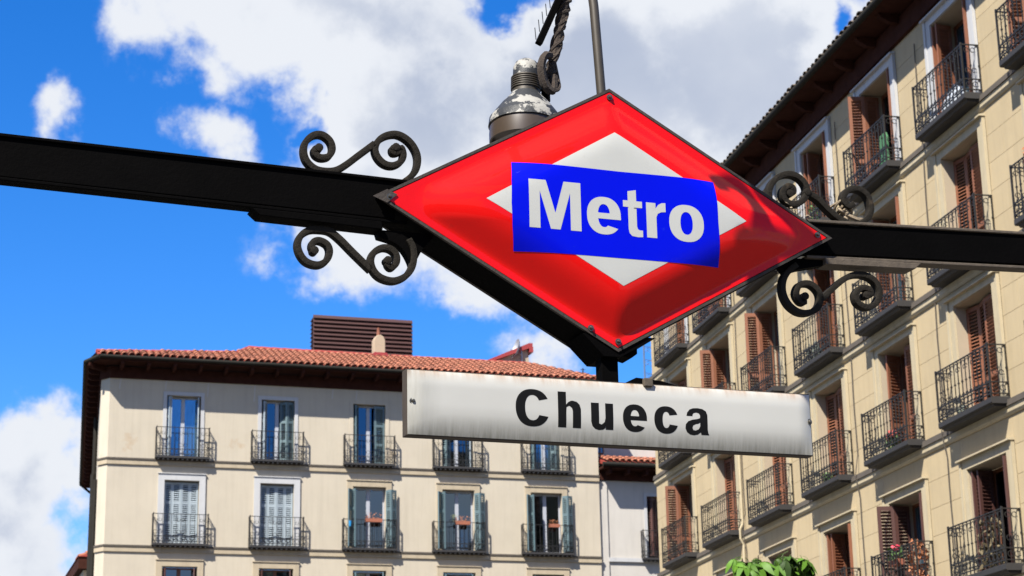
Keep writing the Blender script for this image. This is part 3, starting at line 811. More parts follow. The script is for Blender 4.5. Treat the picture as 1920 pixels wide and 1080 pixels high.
# stucco panels: courses on the piers, lintel courses over the windows
npan = 0; far_panels = MB()
edges = [0.0] + [v for c in RC for v in (c - HW - 0.30, c + HW + 0.30)] + [XE]
for r_ in (4, 3, 2, 1, 0):
    zs, z0, z1, zo = ROWS[r_]
    ztop = {4: 18.36, 3: 15.38, 2: 12.24, 1: 9.25, 0: 6.12}[r_]
    zb = zs + 0.1
    nc = 5
    for bi in range(0, len(edges), 2):
        a, b = edges[bi], edges[bi + 1]
        for k in range(nc):
            za = zb + (ztop - zb) * k / nc; zc = zb + (ztop - zb) * (k + 1) / nc
            if bi == 0: cuts = [a, a + (b - a) * 0.55, b]
            else: cuts = [a, a + (b - a) * (0.42 if k % 2 else 0.62), b]
            if r_ == 4 or npan > 270: cuts = [a, b]
            for p, q in zip(cuts[:-1], cuts[1:]):
                if q - p < 0.1: continue
                if r_ == 0 or a > 29: far_panels.box(p + 0.004, q - 0.004, 0.0, 0.0135, za + 0.004, zc - 0.004)
                else: MB().box(p + 0.004, q - 0.004, 0.0, 0.0135, za + 0.004, zc - 0.004).build('panel', OCH, br); npan += 1
    for c in RC:
        if r_ == 0 or c > 29: far_panels.box(c - HW - 0.296, c + HW + 0.296, 0.0, 0.0135, zo + 0.002, ztop - 0.004)
        else: MB().box(c - HW - 0.296, c + HW + 0.296, 0.0, 0.0135, zo + 0.002, ztop - 0.004).build('panel', OCH, br); npan += 1
far_panels.build('panel', OCH, br, kind='stuff')
# cornice bands
for r_, (zs, *_) in ROWS.items():
    MB().prism([(-0.001, zs + 0.10), (-0.075, zs + 0.07), (-0.09, zs - 0.05), (-0.001, zs - 0.05)], -0.05, XE, 'x').build('cornice', CAP, br)
    MB().prism([(-0.001, zs - 0.051), (-0.06, zs - 0.051), (-0.06, zs - 0.16), (-0.03, zs - 0.21), (-0.001, zs - 0.22)], -0.04, XE, 'x').build('cornice', CRM, br)
# windows
STY = {(4, 3): 'N', (4, 4): 'O', (4, 5): 'O2', (4, 6): 'O', (3, 0): 'C', (3, 1): 'O', (3, 2): 'O', (3, 3): 'G', (3, 4): 'D', (3, 5): 'C', (3, 6): 'C', (2, 0): 'O', (2, 1): 'C', (2, 2): 'C',
       (2, 3): 'C', (2, 4): 'G', (2, 5): 'C', (1, 3): 'N', (1, 4): 'OD', (1, 5): 'ND', (4, 0): 'C', (4, 1): 'O', (4, 2): 'N'}
for r_, (zs, z0, z1, zo) in ROWS.items():
    for bi, c in enumerate(RC):
        if bi > 7: continue
        fr = zo - z1
        s = MB(); frame_ring(s, c - HW - 0.29, c + HW + 0.29, z0, zo, 0.29, -0.045, -0.001, wt=fr)
        s.box(c - HW - 0.29, c - HW - 0.20, -0.07, -0.046, z0, zo); s.box(c + HW + 0.2, c + HW + 0.29, -0.07, -0.046, z0, zo)
        s.prism([(-0.001, zo + 0.001), (-0.13, zo + 0.001), (-0.13, zo + 0.035), (-0.001, zo + 0.06)], c - HW - 0.31, c + HW + 0.31, 'x')
        s.build('window_surround', CRM if r_ < 4 else WHT, br)
        rv = MB(); rv.box(c - HW + 0.001, c - HW + 0.014, 0.0, 0.5, z0, z1 - 0.001); rv.box(c + HW - 0.014, c + HW - 0.001, 0.0, 0.5, z0, z1 - 0.001)
        rv.box(c - HW + 0.015, c + HW - 0.015, 0.0, 0.5, z1 - 0.014, z1 - 0.001); rv.build('reveal', REV, br)
        window(br, c - HW + 0.02, c + HW - 0.02, z0, z1 - 0.02, 0.52, FRB, GLD if (r_ + bi) % 2 else GLS, fw=0.08, mull=0.12)
        st = STY.get((r_, bi), 'CGOC'[(r_ * 3 + bi) % 4]); near = bi >= 4
        L, Rr = c - HW + 0.02, c + HW - 0.02
        m = SHD if st.endswith('D') and len(st) == 2 else SHB
        zb, zt = z0 + 0.03, z1 - 0.06
        def leaves(pts, nr=near, mm=m):
            for a, b in zip(pts[:-1], pts[1:]): shutter(br, a, b, zb, zt, mm, nr, mids=(0.30,))
        vis = r_ >= 1 and bi <= 6
        if st == 'C':
            leaves([(L, 0.24), (L + 0.42, 0.32), (c - 0.035, 0.25)], near and vis); leaves([(Rr, 0.20), (c - 0.02, 0.22)], near and vis)
        elif st == 'G':
            leaves([(Rr, 0.24), (Rr - 0.82, 0.20)], near and vis); leaves([(L + 0.05, 0.44), (L + 0.22, 0.04)], near and vis)
        elif st == 'O' or st == 'OD':
            leaves([(L + 0.02, 0.40), (L + 0.05, 0.04), (L - 0.02, -0.32)], near and vis); leaves([(Rr, 0.30), (Rr - 0.42, 0.30)] if not (r_ == 4 or st == 'OD') else [(Rr - 0.02, 0.32), (Rr - 0.02, -0.08)], near and vis)
        elif st == 'O2':
            leaves([(L + 0.02, 0.36), (L + 0.05, -0.04)], near and vis); leaves([(L + 0.12, 0.36), (L + 0.22, -0.02)], near and vis)
            leaves([(Rr - 0.02, 0.30), (Rr - 0.01, -0.11)], near and vis)
        elif st in ('N', 'ND'):
            leaves([(L + 0.03, 0.40), (L + 0.10, 0.0)], near and vis); leaves([(L + 0.16, 0.40), (L + 0.26, 0.04)], near and vis)
            leaves([(Rr - 0.02, 0.30), (Rr - 0.02, -0.1)], near and vis)
        elif st == 'D':
            leaves([(L + 0.03, 0.42), (L + 0.08, 0.02)], near and vis); leaves([(Rr - 0.02, 0.30), (Rr - 0.02, -0.1)], near and vis)
        if r_ > 0 or bi > 3: balcony(br, c - 1.24, 2.44, zs, 0.40, 1.0, 'R')
# eaves
MB().box(-0.05, XE, -0.09, -0.001, 18.37, 18.86).build('eaves_beam', WOOD, br)
MB().box(-0.4, XE, -0.7, 0.3, 18.93, 18.99).build('soffit', WOOD, br)
cm = MB().prism([(-0.56, 18.925), (-0.095, 18.925), (-0.095, 18.70), (-0.30, 18.72), (-0.52, 18.84)], -0.07, 0.07, 'x').mesh('corbel', WOOD)
for i in range(28): put('corbel', cm, br, (0.5 + i * 1.34, 0, 0))
MB().tube([(-0.42, -0.74, 19.0), (XE, -0.74, 19.0)], 0.085, 10).build('gutter', GUT, br, smooth=True)
r4 = MB().prism([(-0.74, 19.02), (3.0, 20.3), (3.0, 20.2), (-0.74, 18.995)], -0.4, XE, 'x').build('roof', TIG, br)
tg = tile_mesh('tg', 0.42, 0.22, TIG)
for i in range(140):
    put('tile', tg, r4, (-0.3 + i * 0.27, -0.81 + random.uniform(-.02, .02), 19.045 + random.uniform(0, .02)), rot=(0.33, 0, random.uniform(-.04, .04))).scale = (1, 1, 0.6)
for i in range(140):
    put('tile', tg, r4, (-0.3 + i * 0.27, -0.48 + random.uniform(-.02, .02), 19.155), rot=(0.33, 0, random.uniform(-.03, .03))).scale = (1, 1, 0.6)
# loose cables clipped to the front
for x in (8.35, 16.45, 21.2):
    pts = [(x + 0.02 * math.sin(z * 2.1) + random.uniform(-.01, .01), -0.03 if abs((z - 9.4) % 3.1) > .3 else -0.12, z) for z in [3 + 0.5 * i for i in range(31)]]
    MB().tube(pts, 0.012, 4).build('cable', CAP, br)
MB().tube([(8.2, -0.05, 3), (8.2, -0.05, 9.2), (8.2, -0.13, 9.35), (8.2, -0.13, 9.6), (8.2, -0.05, 9.75), (8.2, -0.05, 11.9)], 0.03, 6).build('drainpipe', CRM, br)

# ------------------------------------------------------------------ things on the balconies
def leafball(name, label, cat, loc, rz_, r, nleaf, m, extra=None, group=None, hgt=0.7, flowers=0, fm=None, box=None, dark=False):
    t = thing(name, label, cat, loc, rz_, group)
    if box: 
        w, d, h = box; mb = MB(); mb.prism([(-w / 2 + .01, 0), (w / 2 - .01, 0), (w / 2, h), (-w / 2, h)], -d / 2, d / 2, 'y'); mb.build('planter', PLT, t); base = h
    else: base = 0
    mb = MB()
    w_ = (box[0] if box else 2 * r)
    for i in range(nleaf):
        a = random.uniform(0, 2 * PI); q = random.random() ** .5
        c = Vector((math.cos(a) * q * w_ / 2 * 1.05, math.sin(a) * q * r * .7, base + random.random() * hgt * r * 2))
        d1 = Vector((random.gauss(0, 1), random.gauss(0, 1), random.gauss(0, 1))).normalized(); d2 = d1.orthogonal().normalized(); s_ = r * random.uniform(.16, .34)
        mb.add([c - d1 * s_, c + d2 * s_ * .45, c + d1 * s_, c - d2 * s_ * .45], [(0, 1, 2, 3)])
    mb.build('foliage', m, t)
    if flowers:
        for i in range(flowers):
            f = MB()
            c = Vector((random.uniform(-w_ / 2, w_ / 2), random.uniform(-.08, .02), base + hgt * r * 2 * random.uniform(.8, 1.15)))
            for k in range(5): f.ball(c + Vector((random.uniform(-.03, .03), random.uniform(-.03, .03), random.uniform(-.03, .03))), .055, 5, 4)
            f.build('flower', fm or PNK, t)
    return t
# left block planters hung on the balcony rails of the middle row
leafball('planter_box', 'terracotta planter with a round dried bush on the balcony rail of the third window', 'planter', Lw(9.62, -0.20, 13.13), LH, 0.12, 70, DRY, box=(0.62, 0.16, 0.13), hgt=.9, group='planters on the rails of the cream block')
leafball('planter_box', 'terracotta planter with pale green and rusty plants on the fourth balcony rail', 'planter', Lw(12.98, -0.20, 13.13), LH, 0.12, 60, DRY, box=(0.55, 0.16, 0.13), hgt=.8, group='planters on the rails of the cream block')
leafball('planter_box', 'short planter of rusty flowers right of centre on the fifth balcony rail', 'planter', Lw(16.55, -0.20, 13.13), LH, 0.11, 55, DRY, box=(0.40, 0.16, 0.12), hgt=.8, group='planters on the rails of the cream block')
leafball('potted_plant', 'pale green spiky plant at the left end of the fourth balcony planter', 'plant', Lw(12.65, -0.2, 13.2), LH, 0.13, 40, mat('pale_plant', (0.22, 0.24, 0.09), .7), hgt=1.2)
bk = thing('blue_bucket', 'small bright blue bucket at the left corner of the third balcony, middle row', 'bucket', Lw(8.72, -0.22, 12.95), LH)
mb = MB(); mb.lathe([(0.0, 0), (0.055, 0), (0.075, 0.2), (0.06, 0.2), (0.045, 0.02), (0, 0.02)], 12); mb.build('pail', mat('bright_blue_plastic', (0.03, 0.35, 0.75), .4), bk, smooth=True)
mb = MB(); mb.tube([(0.07 * math.cos(a), 0, 0.2 + 0.09 * math.sin(a)) for a in [PI * i / 8 for i in range(9)]], 0.005, 4); mb.build('handle', GALV, bk)
# right block
def rb(c, dx, r_, dy=-0.17): 
    return Rw(RC[c] + dx, dy, ROWS[r_][0] + 0.13)
leafball('geranium_pot', 'green geranium with pink blooms on the bottom balcony beside the dark open shutters', 'plant', Rw(RC[4] - 0.35, -0.18, ROWS[1][0] + 0.85), RH, 0.22, 120, PGR, flowers=3, hgt=.6, box=(0.5, .16, .12), group='plants on the balconies of the ochre block')
leafball('trailing_plant', 'dry reddish climbing plant tangled in the railing right of the pink geranium', 'plant', rb(4, 0.85, 1, -0.2), RH, 0.28, 160, DRY, hgt=1.9, group='plants on the balconies of the ochre block')
leafball('trailing_plant', 'straggly brown creeper on the lowest right balcony railing', 'plant', rb(5, 0.25, 1, -0.2), RH, 0.30, 160, mat('brown_creeper', (0.13, 0.10, 0.05), .9, var=.4), hgt=1.6, group='plants on the balconies of the ochre block')
leafball('potted_plant', 'bushy green plant at the right end of the balcony just above the black beam', 'plant', rb(5, 0.6, 3, -0.18), RH, 0.24, 170, PGR, hgt=.9, group='plants on the balconies of the ochre block')
leafball('potted_plant', 'small green plant behind the railing left of the upper right iron scroll', 'plant', rb(3, 0.2, 4), RH, 0.2, 120, PGR, hgt=1.6, group='plants on the balconies of the ochre block')
leafball('potted_plant', 'red and green potted plants crowding the balcony right of the name panel', 'plant', rb(4, -0.1, 2), RH, 0.22, 150, PGR, hgt=.8, flowers=5, fm=mat('dull_red_flower', (.45, .06, .04), .7), group='plants on the balconies of the ochre block')
leafball('potted_plant', 'low dark green plant on the balcony touching the right end of the name panel', 'plant', rb(3, 0.0, 2), RH, 0.18, 110, PGR, hgt=.7, group='plants on the balconies of the ochre block')
leafball('potted_plant', 'small grey green plant low behind the railing of the big right balcony', 'plant', rb(5, -0.55, 2), RH, 0.16, 90, mat('greyish_plant', (.20, .22, .17), .7), hgt=.6, group='plants on the balconies of the ochre block')
leafball('potted_plant', 'dusty grey bush behind the balcony railing below the lower right scroll', 'plant', rb(3, -0.35, 3), RH, 0.26, 150, mat('dusty_plant', (.10, .12, .10), .7), hgt=.8, group='plants on the balconies of the ochre block')
leafball('potted_plant', 'yellow green plant beside the blue thing on the balcony left of the name panel end', 'plant', rb(1, 0.0, 3), RH, 0.2, 90, mat('lime_plant', (.20, .26, .04), .7), hgt=1.6, group='plants on the balconies of the ochre block')
leafball('potted_plant', 'orange brown flowers at the far right edge on the balcony cut by the frame', 'plant', Rw(RC[6] - 0.75, -0.2, ROWS[3][0] + 1.1), RH, 0.16, 80, DRY, hgt=.9, group='plants on the balconies of the ochre block')
# green chair back and white bundle on the top balconies
gc = thing('folded_chair', 'green folded garden chair leaning on the top floor balcony second from the right', 'chair', rb(4, 0.45, 4, -0.1), RH)
GRN = mat('green_plastic', (.07, .20, .09), .6)
mb = MB(); mb.prism([(-0.2, 0.25), (0.2, 0.25), (0.22, 0.75), (0.14, 0.88), (-0.14, 0.88), (-0.22, 0.75)], -0.02, 0.02, 'y'); mb.build('backrest', GRN, gc)
MB().box(-0.22, 0.22, -0.05, 0.0, 0.2, 0.24).build('seat', GRN, gc)
for x in (-0.2, 0.2): MB().tube([(x, 0, 0), (x * 0.95, 0, 0.3)], 0.018, 6).build('leg', GRN, gc)
bd = thing('covered_bundle', 'pale sheet draped over a bundle on the topmost right balcony', 'bundle', rb(5, 0.15, 4, -0.12), RH)
mb = MB()
nu, nv = 22, 12
vs = []; fs = []
for j in range(nv):
    for i in range(nu):
        a = 2 * PI * i / nu; t = j / (nv - 1)
        rr = (1 - t ** 3) * (1 + .12 * math.sin(5 * a + 3 * t) + .06 * math.sin(11 * a))
        vs.append((0.52 * rr * math.cos(a), 0.14 * rr * math.sin(a), 0.5 * t * (1 + .18 * math.sin(2.2 * a + 1))))
for j in range(nv - 1):
    for i in range(nu): fs.append((j * nu + i, j * nu + (i + 1) % nu, (j + 1) * nu + (i + 1) % nu, (j + 1) * nu + i))
mb.add(vs, fs); mb.build('sheet', mat('pale_blue_cloth', (.46, .50, .56), .8, var=.15, vscale=6), bd, smooth=True)
bx = MB().box(-0.4, 0.4, -0.1, 0.1, 0.0, 0.3).build('box', GALV, bd)

# ================================================================== CHESTNUT TREE (top shows at the bottom edge)
tr = thing('chestnut_tree', 'chestnut tree whose bright green leaf sprays poke up at the bottom edge', 'tree', (3.3, 26.4, 0.24))
tk = MB(); tk.tube([(0, 0, 0), (0.05, 0, 1.2), (0.0, 0.05, 2.4), (-0.1, 0, 3.4), (-0.15, 0, 4.3)], 0.17, 10, rf=lambda t: 1 - .6 * t); tk.build('trunk', TRK, tr, smooth=True)
tips = [(-0.34, -0.5, 4.98), (-0.12, -0.45, 5.02), (-0.20, -0.3, 4.82), (0.02, -0.4, 4.80), (-0.42, -.2, 4.72), (0.20, -0.5, 5.0), (0.42, -0.42, 4.96), (0.34, -0.25, 5.05), (0.52, -0.1, 4.82), (0.25, -.3, 4.78), (0.12, -.1, 4.7), (-.6, .2, 4.5), (.9, .3, 4.4)]
lb = MB()
for (x, y, z) in tips:
    a = Vector((-0.1, 0, 3.2 + random.random() * .5)); b = Vector((x, y, z)); mid = (a + b) / 2 + Vector((0.2 * x, 0.1, 0))
    lb.tube(catmull([a, mid, b], 4), 0.03, 6, rf=lambda t: 1 - .75 * t)
lb.build('branch', TRK, tr)
def leaf_mesh(seed):
    rnd = random.Random(seed); mb = MB()
    n = 7
    for k in range(n):
        a = R_(-150 + 300 * k / (n - 1)); L_ = 0.15 * (1 - 0.35 * abs(k - 3) / 3) * rnd.uniform(.9, 1.1); w = L_ * 0.30
        droop = rnd.uniform(.7, 1.3) * 1.5
        rows = []
        for t, ww in ((0, .12), (.3, .6), (.62, 1.0), (.85, .6), (1, .03)):
            p = Vector((math.cos(a) * L_ * t, math.sin(a) * L_ * t, -droop * L_ * t * t)); q = Vector((-math.sin(a), math.cos(a), 0)) * w * ww
            rows.append((p - q + Vector((0, 0, .006 * ww)), p, p + q + Vector((0, 0, .006 * ww))))
        vs = [v for r in rows for v in r]; fs = []
        for i in range(len(rows) - 1):
            for j in range(2): fs.append((i * 3 + j, i * 3 + j + 1, i * 3 + 4 + j, i * 3 + 3 + j))
        mb.add(vs, fs)
    mb.tube([(0, 0, 0), (-0.07, 0, .02), (-0.14, 0, 0)], 0.004, 4)
    return mb.mesh('leaf', LEAF, smooth=True)
lms = [leaf_mesh(i) for i in range(4)]
for (x, y, z) in tips[:11]:
    for k in range(11):
        a = random.uniform(0, 2 * PI)
        p = (x + 0.17 * math.cos(a) * random.random() ** .5, y + 0.12 * math.sin(a), z - 0.02 - 0.16 * random.random())
        put('leaf', random.choice(lms), tr, p, rot=(random.uniform(-.7, .7), random.uniform(-.2, .8), a)).scale = [random.uniform(.75, 1.15)] * 3
for k in range(150):
    a = random.uniform(0, 2 * PI); q = random.random() ** .5
    p = (1.5 * q * math.cos(a), 0.4 + 1.3 * q * math.sin(a), random.uniform(3.2, 4.45))
    put('leaf', random.choice(lms), tr, p, rot=(random.uniform(-.7, .7), random.uniform(-.2, .8), a)).scale = [random.uniform(.8, 1.3)] * 3

# ================================================================== ENTRANCE FRAME: beams, plates, scrolls, posts
ef = thing('entrance_frame', 'black steel cross beam with flat plates and iron scrolls carrying the red diamond', 'steel frame', SO, SH)
def beam(x0, z0a, z0b, x1, z1a, z1b):
    mb = MB()
    # web plus slightly wider top and bottom flanges
    for y0, y1, ta, tb in ((0.04, 0.09, 0.012, 0.012),):
        mb.add([(x0, y0, z0b + .012), (x1, y0, z1b + .012), (x1, y1, z1b + .012), (x0, y1, z0b + .012), (x0, y0, z0a - .012), (x1, y0, z1a - .012), (x1, y1, z1a - .012), (x0, y1, z0a - .012)],
               [(0, 3, 2, 1), (4, 5, 6, 7), (0, 1, 5, 4), (1, 2, 6, 5), (2, 3, 7, 6), (3, 0, 4, 7)])
    return mb
def slant(x0, za, x1, zb, y0, y1, t):
    mb = MB(); mb.add([(x0, y0, za), (x1, y0, zb), (x1, y1, zb), (x0, y1, za), (x0, y0, za + t), (x1, y0, zb + t), (x1, y1, zb + t), (x0, y1, za + t)],
                      [(0, 3, 2, 1), (4, 5, 6, 7), (0, 1, 5, 4), (1, 2, 6, 5), (2, 3, 7, 6), (3, 0, 4, 7)]); return mb
beam(-5.0, 4.415, 4.225, -0.98, 4.338, 4.150).build('beam', BLK, ef, bevel=0.003)
slant(-5.0, 4.403, -0.93, 4.325, 0.030, 0.100, 0.014).build('flange', BLK, ef, bevel=0.003)
slant(-5.0, 4.223, -0.93, 4.140, 0.030, 0.100, 0.014).build('flange', BLK, ef, bevel=0.003)
beam(0.90, 4.330, 4.160, 5.0, 4.480, 4.315).build('beam', BLK, ef, bevel=0.003)
slant(0.88, 4.320, 5.0, 4.468, 0.030, 0.100, 0.014).build('flange', RST, ef, bevel=0.003)
slant(0.96, 4.150, 5.0, 4.303, 0.030, 0.100, 0.014).build('flange', RST, ef, bevel=0.003)
mb = MB(); mb.prism([(-1.60, 4.150), (-1.565, 4.120), (-1.04, 4.105), (-1.045, 4.140)], 0.02, 0.115, 'y'); mb.build('plate', BLK, ef, bevel=0.003)
mb = MB(); mb.prism([(1.05, 4.155), (1.05, 4.125), (1.515, 4.140), (1.55, 4.17)], 0.02, 0.115, 'y'); mb.build('plate', RST, ef, bevel=0.003)
# curved gusset under the left beam end
gp = [(-1.06, 4.112)] + [tuple(v)[:2] for v in catmull([Vector((-1.05, 4.080, 0)), Vector((-0.99, 4.065, 0)), Vector((-0.945, 4.035, 0)), Vector((-0.915, 3.985, 0)), Vector((-0.905, 3.94, 0))], 4)] + [(-0.885, 3.99), (-0.86, 4.04), (-0.80, 4.112)]
MB().prism(gp, 0.05, 0.10, 'y').build('gusset', BLK, ef)
gp2 = [(0.80, 4.15), (1.06, 4.15), (1.06, 4.13), (0.93, 4.10), (0.86, 4.075)]
MB().prism(gp2, 0.05, 0.10, 'y').build('gusset', BLK, ef)
SCR = dict(
A=[(-1.312, 4.449), (-1.33, 4.44), (-1.326, 4.419), (-1.302, 4.407), (-1.269, 4.416), (-1.253, 4.448), (-1.263, 4.485), (-1.296, 4.509), (-1.335, 4.504), (-1.368, 4.47), (-1.376, 4.425), (-1.361, 4.383), (-1.324, 4.354), (-1.278, 4.349), (-1.236, 4.358), (-1.193, 4.387), (-1.14, 4.433), (-1.069, 4.494)],
B=[(-0.975, 4.486), (-0.989, 4.480), (-0.985, 4.462), (-0.962, 4.468), (-0.951, 4.487), (-0.941, 4.457), (-0.952, 4.425), (-0.986, 4.404), (-1.023, 4.407), (-1.053, 4.432), (-1.066, 4.468), (-1.053, 4.507), (-1.019, 4.535), (-0.972, 4.547), (-0.928, 4.531), (-0.894, 4.496), (-0.877, 4.45), (-0.884, 4.397), (-0.912, 4.357), (-0.95, 4.325)],
C=[(-1.328, 3.996), (-1.338, 4.011), (-1.332, 4.033), (-1.306, 4.042), (-1.273, 4.027), (-1.262, 3.995), (-1.276, 3.957), (-1.311, 3.936), (-1.357, 3.944), (-1.386, 3.974), (-1.398, 4.016), (-1.384, 4.057), (-1.348, 4.084), (-1.303, 4.090), (-1.261, 4.085), (-1.218, 4.055), (-1.172, 4.012), (-1.126, 3.97), (-1.083, 3.932)],
D=[(-1.012, 3.979), (-1.009, 3.960), (-0.994, 3.950), (-0.974, 3.972), (-0.974, 4.006), (-0.997, 4.03), (-1.033, 4.034), (-1.07, 4.011), (-1.085, 3.973), (-1.073, 3.931), (-1.04, 3.902), (-0.987, 3.893), (-0.937, 3.915), (-0.907, 3.954), (-0.897, 4.002), (-0.901, 4.045), (-0.92, 4.081)],
E=[(0.9, 4.457), (0.92, 4.466), (0.917, 4.488), (0.891, 4.492), (0.867, 4.465), (0.872, 4.43), (0.905, 4.408), (0.954, 4.42), (0.987, 4.459), (0.987, 4.505), (0.955, 4.541), (0.907, 4.553), (0.852, 4.535), (0.812, 4.495), (0.796, 4.447), (0.8, 4.38)],
F=[(0.992, 4.472), (1.044, 4.446), (1.087, 4.407), (1.13, 4.372), (1.18, 4.345), (1.24, 4.340), (1.295, 4.37), (1.319, 4.41), (1.319, 4.447), (1.305, 4.489), (1.264, 4.514), (1.217, 4.509), (1.185, 4.48), (1.180, 4.445), (1.206, 4.425), (1.232, 4.440)],
G=[(0.945, 3.972), (0.932, 3.960), (0.942, 3.944), (0.920, 3.950), (0.903, 3.984), (0.924, 4.025), (0.974, 4.034), (1.013, 4.008), (1.025, 3.969), (1.007, 3.923), (0.96, 3.897), (0.908, 3.898), (0.862, 3.929), (0.838, 3.979), (0.841, 4.035), (0.868, 4.082), (0.915, 4.120)],
H=[(1.262, 4.001), (1.286, 4.007), (1.28, 4.031), (1.242, 4.035), (1.209, 4.004), (1.217, 3.963), (1.262, 3.945), (1.309, 3.966), (1.334, 4.017), (1.318, 4.068), (1.274, 4.095), (1.221, 4.098), (1.17, 4.080), (1.113, 4.039), (1.03, 3.965)])
for k, pts in SCR.items():
    mb = MB(); path = catmull([(x, 0.06, z) for x, z in pts], 5)
    mb.sweep(path, 0.0265, 0.042, (0, 1, 0))
    c = pts[0]; cy = MB()
    mb.prism([(c[0] + 0.018 * math.cos(R_(q)), c[1] + 0.018 * math.sin(R_(q))) for q in range(0, 360, 30)], 0.036, 0.084, 'y')
    mb.build('scroll', BLG, ef, smooth=True, bevel=0.002)
# posts and upper tie carrying the rod and the lamp arm, outside the frame
for x in (-5.0, 5.0): MB().box(x - 0.07, x + 0.07, 0.05, 0.19, 0, 7.6).build('post', BLK, ef, bevel=0.004)
MB().box(-5.0, 5.0, 0.32, 0.38, 7.5, 7.6).build('tie_bar', BLK, ef, bevel=0.004)

# twine tangled in the upper right scroll
tw = thing('knotted_twine', 'dry knotted twine tangled in the upper right iron scroll', 'twine', Sw(1.20, 0.10, 4.35), SH)
rr = random.Random(3); mb = MB()
for k in range(7):
    pts = []; ph = rr.uniform(0, 6.3)
    for i in range(16):
        a = ph + i * 0.62; s_ = rr.uniform(.6, 1.0)
        pts.append((0.012 + 0.028 * s_ * math.cos(a) + (0.05 if k > 3 else 0) - 0.01 * k, 0.0 + 0.045 * math.sin(a * 1.3), 0.025 + k * 0.018 * (1 if k < 5 else .4) + 0.028 * s_ * math.sin(a)))
    mb.tube(catmull(pts, 3), 0.0065, 5)
mb.tube(catmull([(0.0, 0, 0.13), (0.02, -.03, 0.09), (-0.01, -.03, .05), (0.04, -.04, .02), (0.09, -.03, .02)], 4), 0.013, 6)
mb.build('loop', ROPE, tw, smooth=True)
# debris lodged along the upper right edge of the sign
lt = thing('leaf_litter', 'dry litter lodged on the upper right edge of the red diamond under the scroll', 'litter', Sw(0.84, 0.02, 4.42), SH)
mb = MB()
for k in range(60):
    t = rr.random(); c = Vector((-0.02 + 0.17 * t + rr.uniform(-.01, .01), rr.uniform(-.01, .12), -0.012 - 0.092 * t + rr.uniform(.0, .022)))
    d1 = Vector((rr.gauss(0, 1), rr.gauss(0, 1), rr.gauss(0, .6))).normalized() * rr.uniform(.007, .018); d2 = d1.orthogonal().normalized() * .005; d3 = d1.cross(d2).normalized() * .004
    mb.add([c - d1, c + d2, c + d1, c - d2, c + d3], [(0, 1, 4), (1, 2, 4), (2, 3, 4), (3, 0, 4), (0, 3, 2, 1)])
mb.build('scrap', ROPE, lt)

# ================================================================== METRO SIGN
CX, CZ = 0.0, 4.243
sg = thing('metro_sign', 'large glossy red diamond sign with a white diamond and a blue band reading Metro', 'sign', Sw(CX, 0, CZ), SH)
AO, BO = 1.070, 0.601      # frame half diagonals
AI, BI = 1.046, 0.5865      # face half diagonals
RIM, EM = 0.030, 0.487
LN = math.hypot(AI, BI)
def esoft(x, z):
    e1_ = (1 - abs(x) / AI - abs(z) / BI) * AI * BI / LN
    # round the ridges along both diagonals
    k_ = 0.11
    ax = math.sqrt(x * x + k_ * k_) - k_ * 0.35; azz = math.sqrt(z * z + k_ * k_) - k_ * 0.35
    e2 = (1 - ax / AI - azz / BI) * AI * BI / LN
    return max(0.0, min(e1_, e2 + 0.004))
SL = 0.53
def _slope(e):
    q = min(1.0, max(0.0, (e - 0.06) / 0.17)); return SL * (1 - q * q * (3 - 2 * q)) + 0.03 * max(0.0, 1 - e / 0.45)
_H = [0.0]
for _i in range(600): _H.append(_H[-1] + 0.001 * _slope(_i * 0.001))
def hgt(x, z):
    e = esoft(x, z) - RIM
    if e <= 0: return 0.004
    i = min(598.0, e * 1000); j = int(i)
    return 0.004 + _H[j] + (_H[j + 1] - _H[j]) * (i - j) - SL * 0.010 * (1 - math.exp(-e / 0.010))
def face_mesh(name, polys, m, off, cell=0.02, holes=None):
    """flat polygons (x,z) cut by a fine grid and laid on the domed face"""
    bm = bmesh.new()
    for grp in polys:
        loops = [[Vector((p[0], p[1], 0)) for p in lp] for lp in grp]
        flat = [v for lp in loops for v in lp]
        tri = tessellate_polygon(loops)
        bv = [bm.verts.new((v.x, 0, v.y)) for v in flat]
        for t in tri:
            try: bm.faces.new([bv[i] for i in t])
            except ValueError: pass
    bmesh.ops.remove_doubles(bm, verts=bm.verts, dist=1e-6)
    xs = [v.co.x for v in bm.verts]; zs = [v.co.z for v in bm.verts]
    for axis, lo, hi in ((0, min(xs), max(xs)), (2, min(zs), max(zs))):
        q = math.ceil(lo / cell) * cell
        while q < hi:
            co = [0, 0, 0]; co[axis] = q; no = [0, 0, 0]; no[axis] = 1
            bmesh.ops.bisect_plane(bm, geom=bm.verts[:] + bm.edges[:] + bm.faces[:], plane_co=co, plane_no=no, dist=1e-6)
            q += cell
    bmesh.ops.remove_doubles(bm, verts=bm.verts, dist=1e-4)
    for v in bm.verts: v.co.y = -hgt(v.co.x, v.co.z) - off
    for f in bm.faces:
        f.normal_update()
        if f.normal.y > 0: f.normal_flip()
        f.smooth = True
    me = bpy.data.meshes.new(name); bm.to_mesh(me); bm.free(); me.materials.append(m)
    return me
